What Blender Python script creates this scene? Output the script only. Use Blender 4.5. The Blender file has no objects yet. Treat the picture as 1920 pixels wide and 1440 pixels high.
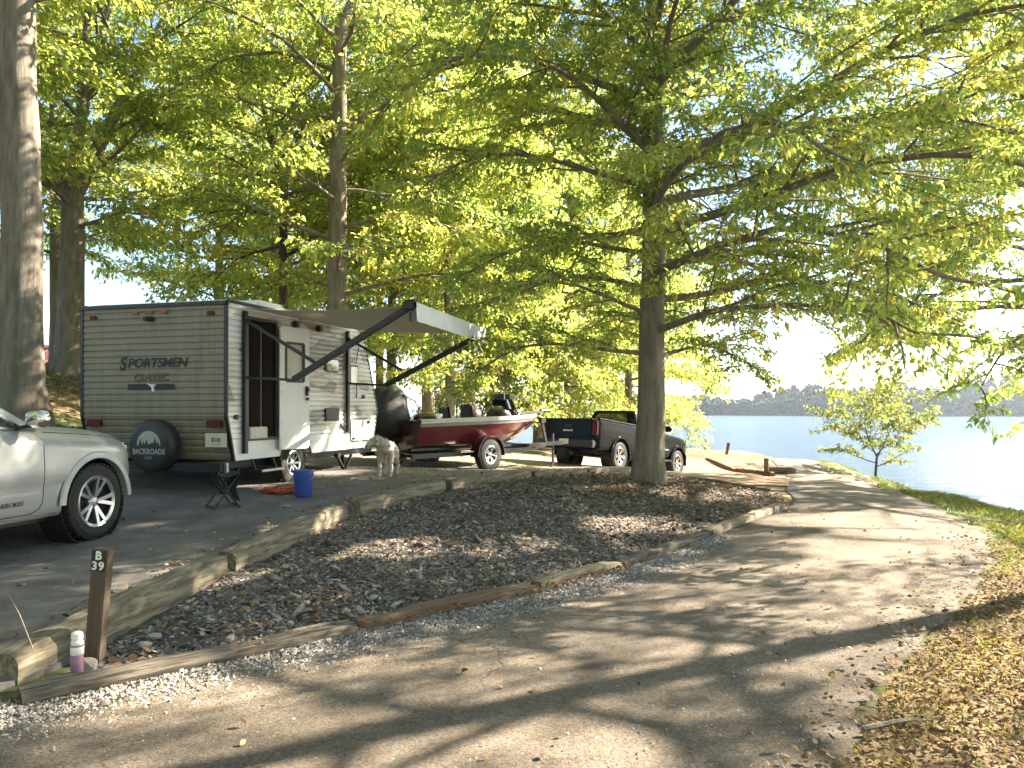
import bpy, bmesh, math, random
import numpy as np
from mathutils import Vector, Matrix

S = bpy.context.scene
COL = S.collection
R = math.radians
rng = np.random.default_rng(7)
random.seed(7)

# ------------------------------------------------------------------ camera, light, exposure
CAMZ = 1.6
HOR = 765.0            # pixel row of the eye level in the 1920 x 1440 photograph
F = 1440.0
cam_d = bpy.data.cameras.new('camera')
cam = bpy.data.objects.new('camera', cam_d)
COL.objects.link(cam)
cam.location = (0, 0, CAMZ)
cam.rotation_euler = (R(90), 0, 0)
cam_d.sensor_fit = 'HORIZONTAL'
cam_d.sensor_width = 36
cam_d.lens = 27
cam_d.shift_y = (HOR - 720) / 1920
cam_d.clip_start = 0.05
cam_d.clip_end = 9000
S.camera = cam

SUN_AZ, SUN_EL = 62.0, 31.0      # azimuth from +Y towards +X, elevation
wd = bpy.data.worlds.new('World')
S.world = wd
wd.use_nodes = True
wn = wd.node_tree
for n in list(wn.nodes):
    wn.nodes.remove(n)
wo = wn.nodes.new('ShaderNodeOutputWorld')
wb = wn.nodes.new('ShaderNodeBackground')
ws = wn.nodes.new('ShaderNodeTexSky')
ws.sky_type = 'NISHITA'
ws.sun_disc = False
ws.sun_elevation = R(SUN_EL)
ws.sun_rotation = R(SUN_AZ)
ws.air_density = 1.0
ws.dust_density = 0.4
ws.ozone_density = 1.6
wb.inputs['Strength'].default_value = 0.055
wn.links.new(ws.outputs[0], wb.inputs[0])
wn.links.new(wb.outputs[0], wo.inputs[0])

sl = bpy.data.lights.new('sun', 'SUN')
sl.energy = 5.0
sl.angle = R(0.5)
sl.color = (1.0, 0.88, 0.70)
sun = bpy.data.objects.new('sun', sl)
COL.objects.link(sun)
sdir = Vector((math.sin(R(SUN_AZ)) * math.cos(R(SUN_EL)), math.cos(R(SUN_AZ)) * math.cos(R(SUN_EL)), math.sin(R(SUN_EL))))
sun.rotation_euler = (-sdir).to_track_quat('-Z', 'Y').to_euler()
sun.location = sdir * 60

vs = S.view_settings
vs.view_transform = 'Standard'
vs.look = 'None'
vs.exposure = 2.82
vs.gamma = 1
vs.use_curve_mapping = False
cy = S.cycles
cy.max_bounces = 7
cy.diffuse_bounces = 5
cy.glossy_bounces = 3
cy.transmission_bounces = 5
cy.transparent_max_bounces = 6
cy.volume_bounces = 0
cy.use_denoising = True
cy.sample_clamp_indirect = 6.0

# ------------------------------------------------------------------ helpers
def px(x, y, z):
    """point of the place that shows at pixel (x, y) of the photograph at height z"""
    d = F * (CAMZ - z) / (y - HOR)
    return ((x - 960) / F * d, d, z)

def fast_mesh(name, V, T=None, Q=None, smooth=False):
    V = np.asarray(V, dtype=np.float32).reshape(-1, 3)
    me = bpy.data.meshes.new(name)
    faces = []
    nT = 0 if T is None else len(T)
    nQ = 0 if Q is None else len(Q)
    me.vertices.add(len(V))
    me.vertices.foreach_set('co', V.ravel())
    loops = []
    if nT:
        loops.append(np.asarray(T, dtype=np.int32).ravel())
    if nQ:
        loops.append(np.asarray(Q, dtype=np.int32).ravel())
    loops = np.concatenate(loops)
    starts = np.concatenate([np.arange(nT) * 3, nT * 3 + np.arange(nQ) * 4]).astype(np.int32)
    me.loops.add(len(loops))
    me.loops.foreach_set('vertex_index', loops)
    me.polygons.add(nT + nQ)
    me.polygons.foreach_set('loop_start', starts)
    if smooth:
        me.polygons.foreach_set('use_smooth', np.ones(nT + nQ, dtype=bool))
    me.update(calc_edges=True)
    return me

def link(name, me, mat=None, parent=None):
    o = bpy.data.objects.new(name, me)
    COL.objects.link(o)
    if mat is not None and not me.materials:
        me.materials.append(mat)
    if parent is not None:
        o.parent = parent
    return o

def tag(o, label=None, cat=None, group=None, kind=None):
    if label: o['label'] = label
    if cat: o['category'] = cat
    if group: o['group'] = group
    if kind: o['kind'] = kind
    return o

def root(name, loc, head=(1, 0), pitch=0.0, roll=0.0):
    """an Empty whose +X points along head, +Y to its left"""
    o = bpy.data.objects.new(name, None)
    COL.objects.link(o)
    o.empty_display_size = 0.2
    o.location = loc
    o.rotation_euler = (R(roll), R(pitch), math.atan2(head[1], head[0]))
    return o

class MB:
    """collects shapes into one mesh"""
    def __init__(s):
        s.V, s.Fc, s.n = [], [], 0
    def add(s, V, Fc):
        s.V.extend([tuple(v) for v in V])
        s.Fc.extend([tuple(i + s.n for i in f) for f in Fc])
        s.n += len(V)
        return s
    def box(s, c, d, rot=None):
        hx, hy, hz = d[0] / 2, d[1] / 2, d[2] / 2
        P = [Vector((a * hx, b * hy, e * hz)) for a in (-1, 1) for b in (-1, 1) for e in (-1, 1)]
        if rot is not None:
            P = [rot @ p for p in P]
        c = Vector(c)
        return s.add([p + c for p in P], [(0, 1, 3, 2), (4, 6, 7, 5), (0, 4, 5, 1), (2, 3, 7, 6), (0, 2, 6, 4), (1, 5, 7, 3)])
    def tube(s, P, r, n=8, cap=True):
        P = [Vector(p) for p in P]
        rr = r if hasattr(r, '__len__') else [r] * len(P)
        V = []
        for i, p in enumerate(P):
            t = (P[min(i + 1, len(P) - 1)] - P[max(i - 1, 0)]).normalized()
            a = t.cross(Vector((0, 0, 1)))
            if a.length < 1e-3:
                a = t.cross(Vector((1, 0, 0)))
            a.normalize()
            b = t.cross(a)
            for k in range(n):
                w = 2 * math.pi * k / n
                V.append(p + (a * math.cos(w) + b * math.sin(w)) * rr[i])
        Fc = []
        for i in range(len(P) - 1):
            for k in range(n):
                k2 = (k + 1) % n
                Fc.append((i * n + k, i * n + k2, (i + 1) * n + k2, (i + 1) * n + k))
        if cap:
            Fc.append(tuple(range(n - 1, -1, -1)))
            Fc.append(tuple((len(P) - 1) * n + k for k in range(n)))
        return s.add(V, Fc)
    def bar(s, a, b, w, h, up=(0, 0, 1)):
        a, b = Vector(a), Vector(b)
        t = (b - a).normalized()
        u = Vector(up)
        side = t.cross(u)
        if side.length < 1e-3:
            side = t.cross(Vector((1, 0, 0)))
        side.normalize()
        u = side.cross(t)
        V = []
        for p in (a, b):
            for (i, j) in ((-1, -1), (1, -1), (1, 1), (-1, 1)):
                V.append(p + side * (i * w / 2) + u * (j * h / 2))
        return s.add(V, [(0, 1, 2, 3), (7, 6, 5, 4), (0, 4, 5, 1), (1, 5, 6, 2), (2, 6, 7, 3), (3, 7, 4, 0)])
    def lathe(s, prof, c, axis='z', n=24, closed=False, cap=True):
        c = Vector(c)
        V = []
        for (r_, h) in prof:
            for k in range(n):
                w = 2 * math.pi * k / n
                a, b = r_ * math.cos(w), r_ * math.sin(w)
                v = {'z': (a, b, h), 'y': (a, h, b), 'x': (h, a, b)}[axis]
                V.append(c + Vector(v))
        m = len(prof)
        Fc = []
        for i in range(m if closed else m - 1):
            j = (i + 1) % m
            for k in range(n):
                k2 = (k + 1) % n
                Fc.append((i * n + k, i * n + k2, j * n + k2, j * n + k))
        if not closed and cap:
            if prof[0][0] > 1e-4: Fc.append(tuple(range(n - 1, -1, -1)))
            if prof[-1][0] > 1e-4: Fc.append(tuple((m - 1) * n + k for k in range(n)))
        return s.add(V, Fc)
    def prism(s, poly, f0, f1):
        """poly of 2D points, f0/f1 map a 2D point to the near / far 3D point"""
        n = len(poly)
        V = [f0(p) for p in poly] + [f1(p) for p in poly]
        Fc = [tuple(range(n)), tuple(range(2 * n - 1, n - 1, -1))]
        for i in range(n):
            j = (i + 1) % n
            Fc.append((j, i, i + n, j + n))
        return s.add(V, Fc)
    def build(s, name, mat, parent=None, smooth=None, bevel=0.0, seg=2, fix=True):
        me = bpy.data.meshes.new(name)
        me.from_pydata(s.V, [], s.Fc)
        if fix or bevel:
            bm = bmesh.new()
            bm.from_mesh(me)
            bmesh.ops.remove_doubles(bm, verts=bm.verts, dist=1e-5)
            if bevel:
                es = [e for e in bm.edges if len(e.link_faces) == 2 and e.calc_face_angle(0) > 0.5]
                bmesh.ops.bevel(bm, geom=es, offset=bevel, segments=seg, affect='EDGES', clamp_overlap=True)
            bmesh.ops.recalc_face_normals(bm, faces=bm.faces)
            bm.to_mesh(me)
            bm.free()
        if smooth:
            me.polygons.foreach_set('use_smooth', np.ones(len(me.polygons), dtype=bool))
            me.set_sharp_from_angle(angle=R(smooth))
        me.update()
        return link(name, me, mat, parent)

def baked(o):
    """apply an object's modifiers into its mesh"""
    dg = bpy.context.evaluated_depsgraph_get()
    me = bpy.data.meshes.new_from_object(o.evaluated_get(dg))
    old = o.data
    o.modifiers.clear()
    o.data = me
    return o

def cut(o, cutters):
    for c in cutters:
        m = o.modifiers.new('b', 'BOOLEAN')
        m.operation = 'DIFFERENCE'
        m.object = c
        m.solver = 'EXACT'
    bpy.context.view_layer.update()
    baked(o)
    for c in cutters:
        me = c.data
        bpy.data.objects.remove(c)
        bpy.data.meshes.remove(me)
    return o

def lettering(name, text, size, M, mat, parent, shear=0.0, bold=0.0, width=None, extrude=0.0015):
    """flat print standing 1-2 mm proud; M places text space (x right, y up, z out)"""
    cu = bpy.data.curves.new(name, 'FONT')
    cu.body = text
    cu.size = size
    cu.shear = shear
    cu.offset = bold
    cu.align_x = 'CENTER'
    cu.align_y = 'CENTER'
    cu.extrude = extrude
    cu.resolution_u = 4
    t = bpy.data.objects.new('t', cu)
    COL.objects.link(t)
    bpy.context.view_layer.update()
    dg = bpy.context.evaluated_depsgraph_get()
    me = bpy.data.meshes.new_from_object(t.evaluated_get(dg))
    bpy.data.objects.remove(t)
    bpy.data.curves.remove(cu)
    if width:
        xs = [v.co.x for v in me.vertices]
        k = width / (max(xs) - min(xs))
        me.transform(Matrix.Diagonal((k, 1, 1, 1)))
    me.transform(M)
    me.materials.clear()
    return link(name, me, mat, parent)

# ------------------------------------------------------------------ materials
def mat(name, c1, c2=None, scale=6.0, rough=0.6, metal=0.0, bump=0.0, bscale=None, detail=6.0, spec=0.5, coat=0.0, stretch=None, lo=0.35, hi=0.65, c3=None, c3lo=0.55, c3hi=0.75, c3scale=1.0, rvar=0.0, attr=None):
    m = bpy.data.materials.new(name)
    m.use_nodes = True
    nt = m.node_tree
    N, L = nt.nodes, nt.links
    p = N['Principled BSDF']
    p.inputs['Roughness'].default_value = rough
    p.inputs['Metallic'].default_value = metal
    p.inputs['Specular IOR Level'].default_value = spec
    p.inputs['Coat Weight'].default_value = coat
    p.inputs['Coat Roughness'].default_value = 0.05
    p.inputs['Base Color'].default_value = (*c1, 1)
    if c2 is None and not bump and attr is None:
        c2 = tuple(c * 0.88 for c in c1)
    tc = N.new('ShaderNodeTexCoord')
    vec = tc.outputs['Object']
    if stretch:
        mp = N.new('ShaderNodeMapping')
        mp.inputs['Scale'].default_value = stretch
        L.new(vec, mp.inputs[0])
        vec = mp.outputs[0]
    col = None
    if attr:
        a = N.new('ShaderNodeAttribute')
        a.attribute_name = attr
        col = a.outputs['Color']
    if c2 is not None:
        nz = N.new('ShaderNodeTexNoise')
        nz.inputs['Scale'].default_value = scale
        nz.inputs['Detail'].default_value = detail
        nz.inputs['Roughness'].default_value = 0.62
        L.new(vec, nz.inputs['Vector'])
        cr = N.new('ShaderNodeValToRGB')
        cr.color_ramp.elements[0].position = lo
        cr.color_ramp.elements[1].position = hi
        cr.color_ramp.elements[0].color = (*c1, 1)
        cr.color_ramp.elements[1].color = (*c2, 1)
        L.new(nz.outputs['Fac'], cr.inputs[0])
        if col is None:
            col = cr.outputs[0]
        else:
            mx = N.new('ShaderNodeMix'); mx.data_type = 'RGBA'; mx.blend_type = 'MULTIPLY'
            mx.inputs['Factor'].default_value = 1
            L.new(col, mx.inputs['A']); L.new(cr.outputs[0], mx.inputs['B'])
            col = mx.outputs['Result']
        if rvar:
            mr = N.new('ShaderNodeMapRange')
            mr.inputs['To Min'].default_value = rough - rvar
            mr.inputs['To Max'].default_value = rough + rvar
            L.new(nz.outputs['Fac'], mr.inputs['Value'])
            L.new(mr.outputs[0], p.inputs['Roughness'])
    if c3 is not None:
        n3 = N.new('ShaderNodeTexNoise')
        n3.inputs['Scale'].default_value = c3scale
        n3.inputs['Detail'].default_value = 5
        L.new(vec, n3.inputs['Vector'])
        r3 = N.new('ShaderNodeMapRange')
        r3.inputs['From Min'].default_value = c3lo
        r3.inputs['From Max'].default_value = c3hi
        L.new(n3.outputs['Fac'], r3.inputs['Value'])
        mx = N.new('ShaderNodeMix'); mx.data_type = 'RGBA'
        L.new(r3.outputs[0], mx.inputs['Factor'])
        L.new(col, mx.inputs['A'])
        mx.inputs['B'].default_value = (*c3, 1)
        col = mx.outputs['Result']
    if col is not None:
        L.new(col, p.inputs['Base Color'])
    if bump:
        nb = N.new('ShaderNodeTexNoise')
        nb.inputs['Scale'].default_value = bscale or scale * 3
        nb.inputs['Detail'].default_value = 8
        nb.inputs['Roughness'].default_value = 0.7
        L.new(vec, nb.inputs['Vector'])
        bp = N.new('ShaderNodeBump')
        bp.inputs['Strength'].default_value = bump
        bp.inputs['Distance'].default_value = 0.02
        L.new(nb.outputs['Fac'], bp.inputs['Height'])
        L.new(bp.outputs[0], p.inputs['Normal'])
    return m

def leaf_mat(name, attr='tint', trans=0.5, k=1.6):
    m = bpy.data.materials.new(name)
    m.use_nodes = True
    nt = m.node_tree
    N, L = nt.nodes, nt.links
    N.remove(N['Principled BSDF'])
    out = N['Material Output']
    a = N.new('ShaderNodeAttribute'); a.attribute_name = attr
    df = N.new('ShaderNodeBsdfPrincipled')
    df.inputs['Roughness'].default_value = 0.45
    df.inputs['Specular IOR Level'].default_value = 0.35
    L.new(a.outputs['Color'], df.inputs['Base Color'])
    tr = N.new('ShaderNodeBsdfTranslucent')
    mx = N.new('ShaderNodeMix'); mx.data_type = 'RGBA'; mx.blend_type = 'MULTIPLY'
    mx.inputs['Factor'].default_value = 1
    L.new(a.outputs['Color'], mx.inputs['A'])
    mx.inputs['B'].default_value = (1.2 * k, 1.1 * k, 0.72 * k, 1)
    L.new(mx.outputs['Result'], tr.inputs['Color'])
    ms = N.new('ShaderNodeMixShader')
    ms.inputs[0].default_value = trans
    L.new(df.outputs[0], ms.inputs[1]); L.new(tr.outputs[0], ms.inputs[2])
    L.new(ms.outputs[0], out.inputs['Surface'])
    return m

def glass_mat(name, c=(0.02, 0.022, 0.025), rough=0.05):
    return mat(name, c, rough=rough, spec=0.8, coat=0.5)

M = {}
M['leaf'] = leaf_mat('leaf_green', 'tint', 0.62, 2.7)
M['litter'] = leaf_mat('dead_leaf', 'tint', 0.2, 0.9)
for n_ in M['litter'].node_tree.nodes:
    if n_.type == 'BSDF_PRINCIPLED': n_.inputs['Roughness'].default_value = .85; n_.inputs['Specular IOR Level'].default_value = .12
M['grass'] = leaf_mat('grass_blade', 'tint', 0.4, 1.4)
M['bark'] = mat('bark', (0.13, 0.107, 0.085), (0.25, 0.215, 0.175), scale=9, rough=0.95, bump=0.9, bscale=16, stretch=(1, 1, 0.22), c3=(0.12, 0.13, 0.085), c3scale=1.3)
M['bark_dark'] = mat('bark_dark', (0.055, 0.042, 0.032), (0.12, 0.095, 0.075), scale=9, rough=0.95, bump=0.9, bscale=16, stretch=(1, 1, 0.25))
M['timber'] = mat('weathered_timber', (0.15, 0.118, 0.078), (0.34, 0.285, 0.20), scale=7, rough=0.9, bump=1.0, bscale=14, lo=.4, hi=.6, stretch=(0.35, 3.5, 3.5), c3=(0.10, 0.085, 0.06), c3scale=1.6, c3lo=0.5, c3hi=0.7)
M['timber_old'] = mat('old_grey_timber', (0.085, 0.068, 0.05), (0.26, 0.22, 0.17), scale=8, rough=0.95, bump=1.0, bscale=16, lo=.42, hi=.6, stretch=(0.3, 5, 5), c3=(0.05, 0.042, 0.034), c3scale=2.2, c3lo=0.55, c3hi=0.68)
M['timber_red'] = mat('red_brown_timber', (0.13, 0.075, 0.045), (0.24, 0.165, 0.11), scale=6, rough=0.95, bump=0.8, bscale=14, stretch=(0.3, 5, 5))
M['black_metal'] = mat('black_metal', (0.012, 0.012, 0.014), rough=0.4, spec=0.5)
M['black_plastic'] = mat('black_plastic', (0.02, 0.02, 0.021), rough=0.55)
M['rubber'] = mat('rubber', (0.022, 0.021, 0.02), (0.04, 0.037, 0.033), scale=12, rough=0.85)
M['chrome'] = mat('chrome', (0.72, 0.72, 0.72), rough=0.14, metal=1.0)
M['alloy'] = mat('alloy', (0.66, 0.66, 0.67), rough=0.28, metal=0.9)
M['dark_alloy'] = mat('dark_alloy', (0.05, 0.05, 0.055), rough=0.4, metal=0.6)
M['galv'] = mat('galvanised', (0.35, 0.35, 0.36), (0.5, 0.5, 0.5), scale=20, rough=0.45, metal=0.8)
M['white'] = mat('white_print', (0.78, 0.78, 0.76), rough=0.5)
M['glass'] = glass_mat('dark_glass')
M['red_lens'] = mat('red_lens', (0.085, 0.008, 0.007), rough=0.4, spec=.25)
M['amber_lens'] = mat('amber_lens', (0.34, 0.10, 0.015), rough=0.35, spec=.25)
# ------------------------------------------------------------------ terrain
CP = np.array([
 (-4,3.3,0),(-2.7,4.1,0),(0,3,0),(0,6,0),(2,4.5,0),(3.5,6,0),(5,8,0),(1.6,8.1,0),(4.2,11.8,-.02),(6.7,11.8,-.03),(0,0,0),(-4,0,0),(4,0,0),(3,2,0),(-8,-3,0),(0,-6,0),(7,3,0),(-12,-10,.3),(5,-10,0),
 (6.6,17,-.2),(8.2,17,-.2),(7.7,20.8,-.37),(9.8,20.8,-.38),(10.9,32.6,-.6),(12.9,32.6,-.62),(12.3,46,-.95),(14,46,-1.0),(12,60,-1.4),(9,40,-.7),
 (6,7,0),(7.0,9,0),(8.1,12.2,-.05),(8.9,15.5,-.14),(10.4,21.9,-.36),(13.6,32,-.72),(14.8,46,-1.1),
 (7.7,6,0),(8,0,0),(8,-6,0),
 (9.3,5.5,-.6),(9.6,8,-.8),(10.2,12,-.9),(11,15,-1.05),(12.4,21,-1.2),(15.4,31,-1.5),(16.6,46,-1.8),(10,0,-.7),
 (13,12,-3),(13.5,15,-3.1),(15.5,22,-3.2),(18.5,32,-3.4),(19.5,46,-3.4),(13,4,-3),(13,-4,-3),(13,-15,-3),(30,10,-5),(40,40,-5),(30,70,-5),(20,62,-3.4),(60,0,-6),(60,-40,-6),(80,80,-7),
 (0,30,-.1),(-5,30,.5),(0,50,-.9),(5,40,-.7),(-10,40,1.0),(5,62,-1.6),(0,80,-3.0),(10,80,-3.6),(-20,55,1.2),(-20,85,-2.6),(0,110,-6),(30,110,-6),(-40,100,-4),
 (-4.4,8.2,.23),(-6,6,.25),(-6.5,9.5,.36),(-8,4,.25),(-3.7,10.5,.40),(-3,12,.43),(-2.5,14,.5),(-6,11.2,.47),(-5,15,.55),(-2,11.7,.47),(-.58,17.1,.2),(-2.8,16.5,.34),(.7,20.5,0),(-4,18,.5),
 (-2.6,6.6,.15),(-2.1,9.2,.3),(-1.1,11.3,.36),(.3,13.8,.32),(2.3,15.7,.2),(2.8,18,.1),(4.5,19.3,-.2),(4.94,18,-.2),(5.1,15.5,-.1),
 (2.3,13,.34),(0,9,.2),(1.5,10.5,.22),(3,12,.14),(-1.3,7,.1),(-2.5,5.2,.02),(3.6,15,.1),(0.8,11.8,.36),
 (3.04,22.3,-.12),(1.6,23.4,-.12),(5.33,25.1,-.56),(3.9,26.2,-.56),(6.2,23,-.38),(7.8,31,-.5),(1,26,-.15),
 (-8,12.5,1.45),(-11.6,20,2.45),(-9,16,1.9),(-7.4,14.5,1.1),(-15,15,3),(-10.5,8,1.1),(-12,4,1.2),(-9.5,3,.4),(-20,25,3.6),(-30,30,4.2),(-25,10,4),(-9,-1,.15),(-22,-8,2.5),(-6,25,1.1),(-4.2,21,.7),(-15,38,2.4),(-45,40,4),(-60,10,5),(-60,-30,5),(-50,70,0),
], dtype=float)
_n = len(CP)
_A = np.sqrt(((CP[:, None, :2] - CP[None, :, :2]) ** 2).sum(-1)) + np.eye(_n) * -0.15
_K = np.zeros((_n + 1, _n + 1)); _K[:_n, :_n] = _A; _K[:_n, _n] = 1; _K[_n, :_n] = 1
_W = np.linalg.solve(_K, np.append(CP[:, 2], 0))

def H(x, y):
    x = np.asarray(x, float); y = np.asarray(y, float)
    sh = x.shape
    q = np.stack([x.ravel(), y.ravel()], 1)
    out = np.empty(len(q))
    for i in range(0, len(q), 20000):
        d = np.sqrt(((q[i:i + 20000, None, :] - CP[None, :, :2]) ** 2).sum(-1))
        out[i:i + 20000] = d @ _W[:_n] + _W[_n]
    return np.clip(out, -7.5, 7).reshape(sh)

def h1(x, y):
    return float(H(np.array([x]), np.array([y]))[0])

def inside(poly, x, y):
    x = np.asarray(x); y = np.asarray(y)
    r = np.zeros(x.shape, bool)
    n = len(poly)
    j = n - 1
    for i in range(n):
        xi, yi = poly[i]; xj, yj = poly[j]
        c = ((yi > y) != (yj > y)) & (x < (xj - xi) * (y - yi) / (yj - yi + 1e-12) + xi)
        r ^= c
        j = i
    return r

def dist_line(line, x, y, closed=False):
    P = [np.array(p[:2], float) for p in line]
    if closed: P = P + [P[0]]
    best = np.full(np.shape(x), 1e9)
    for a, b in zip(P[:-1], P[1:]):
        d = b - a
        t = np.clip(((x - a[0]) * d[0] + (y - a[1]) * d[1]) / (d @ d + 1e-12), 0, 1)
        best = np.minimum(best, np.hypot(x - a[0] - t * d[0], y - a[1] - t * d[1]))
    return best

def catmull(P, n):
    P = np.array(P, float)
    Q = np.vstack([2 * P[0] - P[1], P, 2 * P[-1] - P[-2]])
    out = []
    for i in range(1, len(Q) - 2):
        for t in np.linspace(0, 1, n, endpoint=False):
            a, b, c, d = Q[i - 1], Q[i], Q[i + 1], Q[i + 2]
            out.append(0.5 * (2 * b + (c - a) * t + (2 * a - 5 * b + 4 * c - d) * t * t + (3 * b - a - 3 * c + d) * t ** 3))
    out.append(Q[-2])
    return np.array(out)

def vnoise(x, y, s, seed=0):
    """cheap smooth value noise"""
    r = np.random.default_rng(seed)
    g = r.random((64, 64))
    u, v = np.asarray(x) * s + 1000.37, np.asarray(y) * s + 1000.71
    i, j = np.floor(u).astype(int), np.floor(v).astype(int)
    fu, fv = u - i, v - j
    fu, fv = fu * fu * (3 - 2 * fu), fv * fv * (3 - 2 * fv)
    a = g[i % 64, j % 64]; b = g[(i + 1) % 64, j % 64]; c = g[i % 64, (j + 1) % 64]; d = g[(i + 1) % 64, (j + 1) % 64]
    return (a * (1 - fu) + b * fu) * (1 - fv) + (c * (1 - fu) + d * fu) * fv

ROAD_L = [(-14,-5.2),(-9,-1.1),(-5.7,1.6),(-2.75,4.05),(-1.25,5.3),(.18,6.5),(1.63,8.1),(2.9,9.8),(3.95,11.4),(4.75,13.0),(5.35,15),(6.2,17.4),(7.6,21.2),(9.4,27),(10.9,32.6),(11.9,40),(12.3,46),(12.2,60)]
ROAD_R = [(-9,-7),(-4,-3.0),(-1.5,-.1),(.35,2.2),(1.42,3.41),(2.25,4.56),(3.45,5.98),(4.85,7.8),(5.8,9.5),(6.65,11.8),(7.4,14.4),(8.2,17),(9.75,20.8),(11.6,27),(12.8,32.6),(13.7,40),(14.0,46),(13.8,60)]
RL = catmull(ROAD_L, 14); RR = catmull(ROAD_R, 14)
ROADPOLY = [tuple(p) for p in RL] + [tuple(p) for p in RR[::-1]]
PADLINE = [(-9,-.9),(-5.6,1.75),(-3.0,4.05),(-2.62,6.8),(-2.1,9.2),(-1.1,11.45),(.25,13.95),(1.5,16.2),(2.8,18.15),(4.35,19.3)]
PAD = PADLINE + [(4.95,17.9),(6.3,17.5),(7.7,21.3),(7.25,22.2),(7.5,25.5),(7.9,31),(6,34),(3,33),(-.5,27),(-3,21.5),(-5.4,17.2),(-6.9,13),(-7.6,10),(-8.3,6),(-9.6,2)]
ISLAND = [(-2.75,4.25),(-2.5,6.8),(-1.98,9.2),(-1.0,11.4),(.35,13.9),(1.6,16.1),(2.85,18.05),(4.35,19.2),(4.92,17.9),(5.12,15.5),(4.7,13.2),(4.1,11.9),(2.8,9.9),(1.5,8.1),(.1,6.5),(-1.3,5.35)]

def grid_axis(lo, hi, d0, d1, step, grow):
    a = list(np.arange(d0, d1, step))
    s = step
    while a[-1] < hi:
        s *= grow; a.append(a[-1] + s)
    s = step
    while a[0] > lo:
        s *= grow; a.insert(0, a[0] - s)
    return np.array(a)

gx = grid_axis(-260, 260, -11, 13, 0.11, 1.12)
gy = grid_axis(-120, 300, 1.0, 26, 0.12, 1.10)
X, Y = np.meshgrid(gx, gy)
Z = H(X, Y)
inr = inside(ROADPOLY, X, Y); inp = inside(PAD, X, Y); isl = inside(ISLAND, X, Y)
dr = dist_line(RL, X, Y); dr = np.minimum(dr, dist_line(RR, X, Y))
dp = dist_line(PAD, X, Y, True)
paved = inr | inp
dist = np.where(inr & inp, 9, np.where(inr, dr, dp))
bump = (vnoise(X, Y, 1.1, 1) - .5) * .07 + (vnoise(X, Y, 3.1, 2) - .5) * .035
far = np.clip((np.hypot(X, Y) - 10) / 40, 0, 1)
bump = bump + (vnoise(X, Y, .15, 3) - .5) * .5 * far
edge = np.clip(np.where(paved, 0, np.minimum(dr, dp)) / .6, 0, 1)
Z = Z + bump * np.where(paved, 0, edge)
Z = Z + np.where(isl, .06 * np.clip(dist_line(ISLAND, X, Y, True) / 1.0, 0, 1) - .01, 0)
Z = Z - np.where(paved & (dist > .10), .10, 0)

def col_of(x, y, z):
    """base colours of the soil by place: mulch island, leaf-strewn bank, grass, bare orange dirt, shore mud"""
    n1 = vnoise(x, y, .55, 11); n2 = vnoise(x, y, 1.7, 12); n3 = vnoise(x, y, .25, 13)
    c = np.empty(x.shape + (3,))
    grass = np.array((.075, .095, .028)); litter = np.array((.22, .155, .085)); soil = np.array((.15, .11, .075))
    orange = np.array((.28, .175, .095)); mulch = np.array((.085, .068, .055)); mud = np.array((.12, .095, .07))
    g = np.clip((n1 * .6 + n2 * .4 - .42) * 5, 0, 1)[..., None]
    c[:] = litter * (1 - g) + grass * g
    # right verge: tan litter close by, green further on
    rv = (x > 1.2) & (y < 60) & ~inside(ROADPOLY, x, y) & (x > np.interp(y, [p[1] for p in ROAD_R], [p[0] for p in ROAD_R]) - .2)
    f = np.clip((y - 7.0 + (n2 - .5) * 4) / 3.5, 0, 1)[..., None]
    verge = (litter * (1 - f) + np.array((.10, .125, .03)) * f)
    c = np.where(rv[..., None], verge, c)
    c = np.where(inside(ISLAND, x, y)[..., None], mulch * (.7 + .6 * n2[..., None]) , c)
    od = np.clip(1 - np.hypot((x - 8.6) / 2.4, (y - 25) / 9), 0, 1)[..., None] * 2
    c = np.where((~rv)[..., None], c * (1 - np.clip(od, 0, 1)) + orange * np.clip(od, 0, 1), c)
    mw = np.clip((-1.3 - z) / .8, 0, 1)[..., None]
    return c * (1 - mw) + mud * mw

def set_col(me, C, name='tint'):
    a = me.color_attributes.new(name, 'FLOAT_COLOR', 'POINT')
    C = np.asarray(C, dtype=np.float32).reshape(-1, 3)
    a.data.foreach_set('color', np.concatenate([C, np.ones((len(C), 1), np.float32)], 1).ravel())

def grid_mesh(name, X, Y, Z, material, kind='structure', cols=None):
    ny, nx = X.shape
    V = np.stack([X, Y, Z], -1).reshape(-1, 3)
    i = np.arange(ny - 1)[:, None] * nx + np.arange(nx - 1)[None, :]
    i = i.ravel()
    me = fast_mesh(name, V, Q=np.stack([i, i + 1, i + nx + 1, i + nx], 1), smooth=True)
    if cols is not None:
        set_col(me, cols)
    o = link(name, me, material)
    tag(o, kind=kind)
    return o

M['soil'] = mat('soil', (.55, .55, .55), (1.35, 1.3, 1.25), scale=7, rough=.95, bump=.9, bscale=22, attr='tint')
ground = grid_mesh('ground', X, Y, Z, M['soil'], cols=col_of(X, Y, Z))
tag(ground, 'brown leaf-strewn ground sloping from the wooded hill down to the lake')

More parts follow.
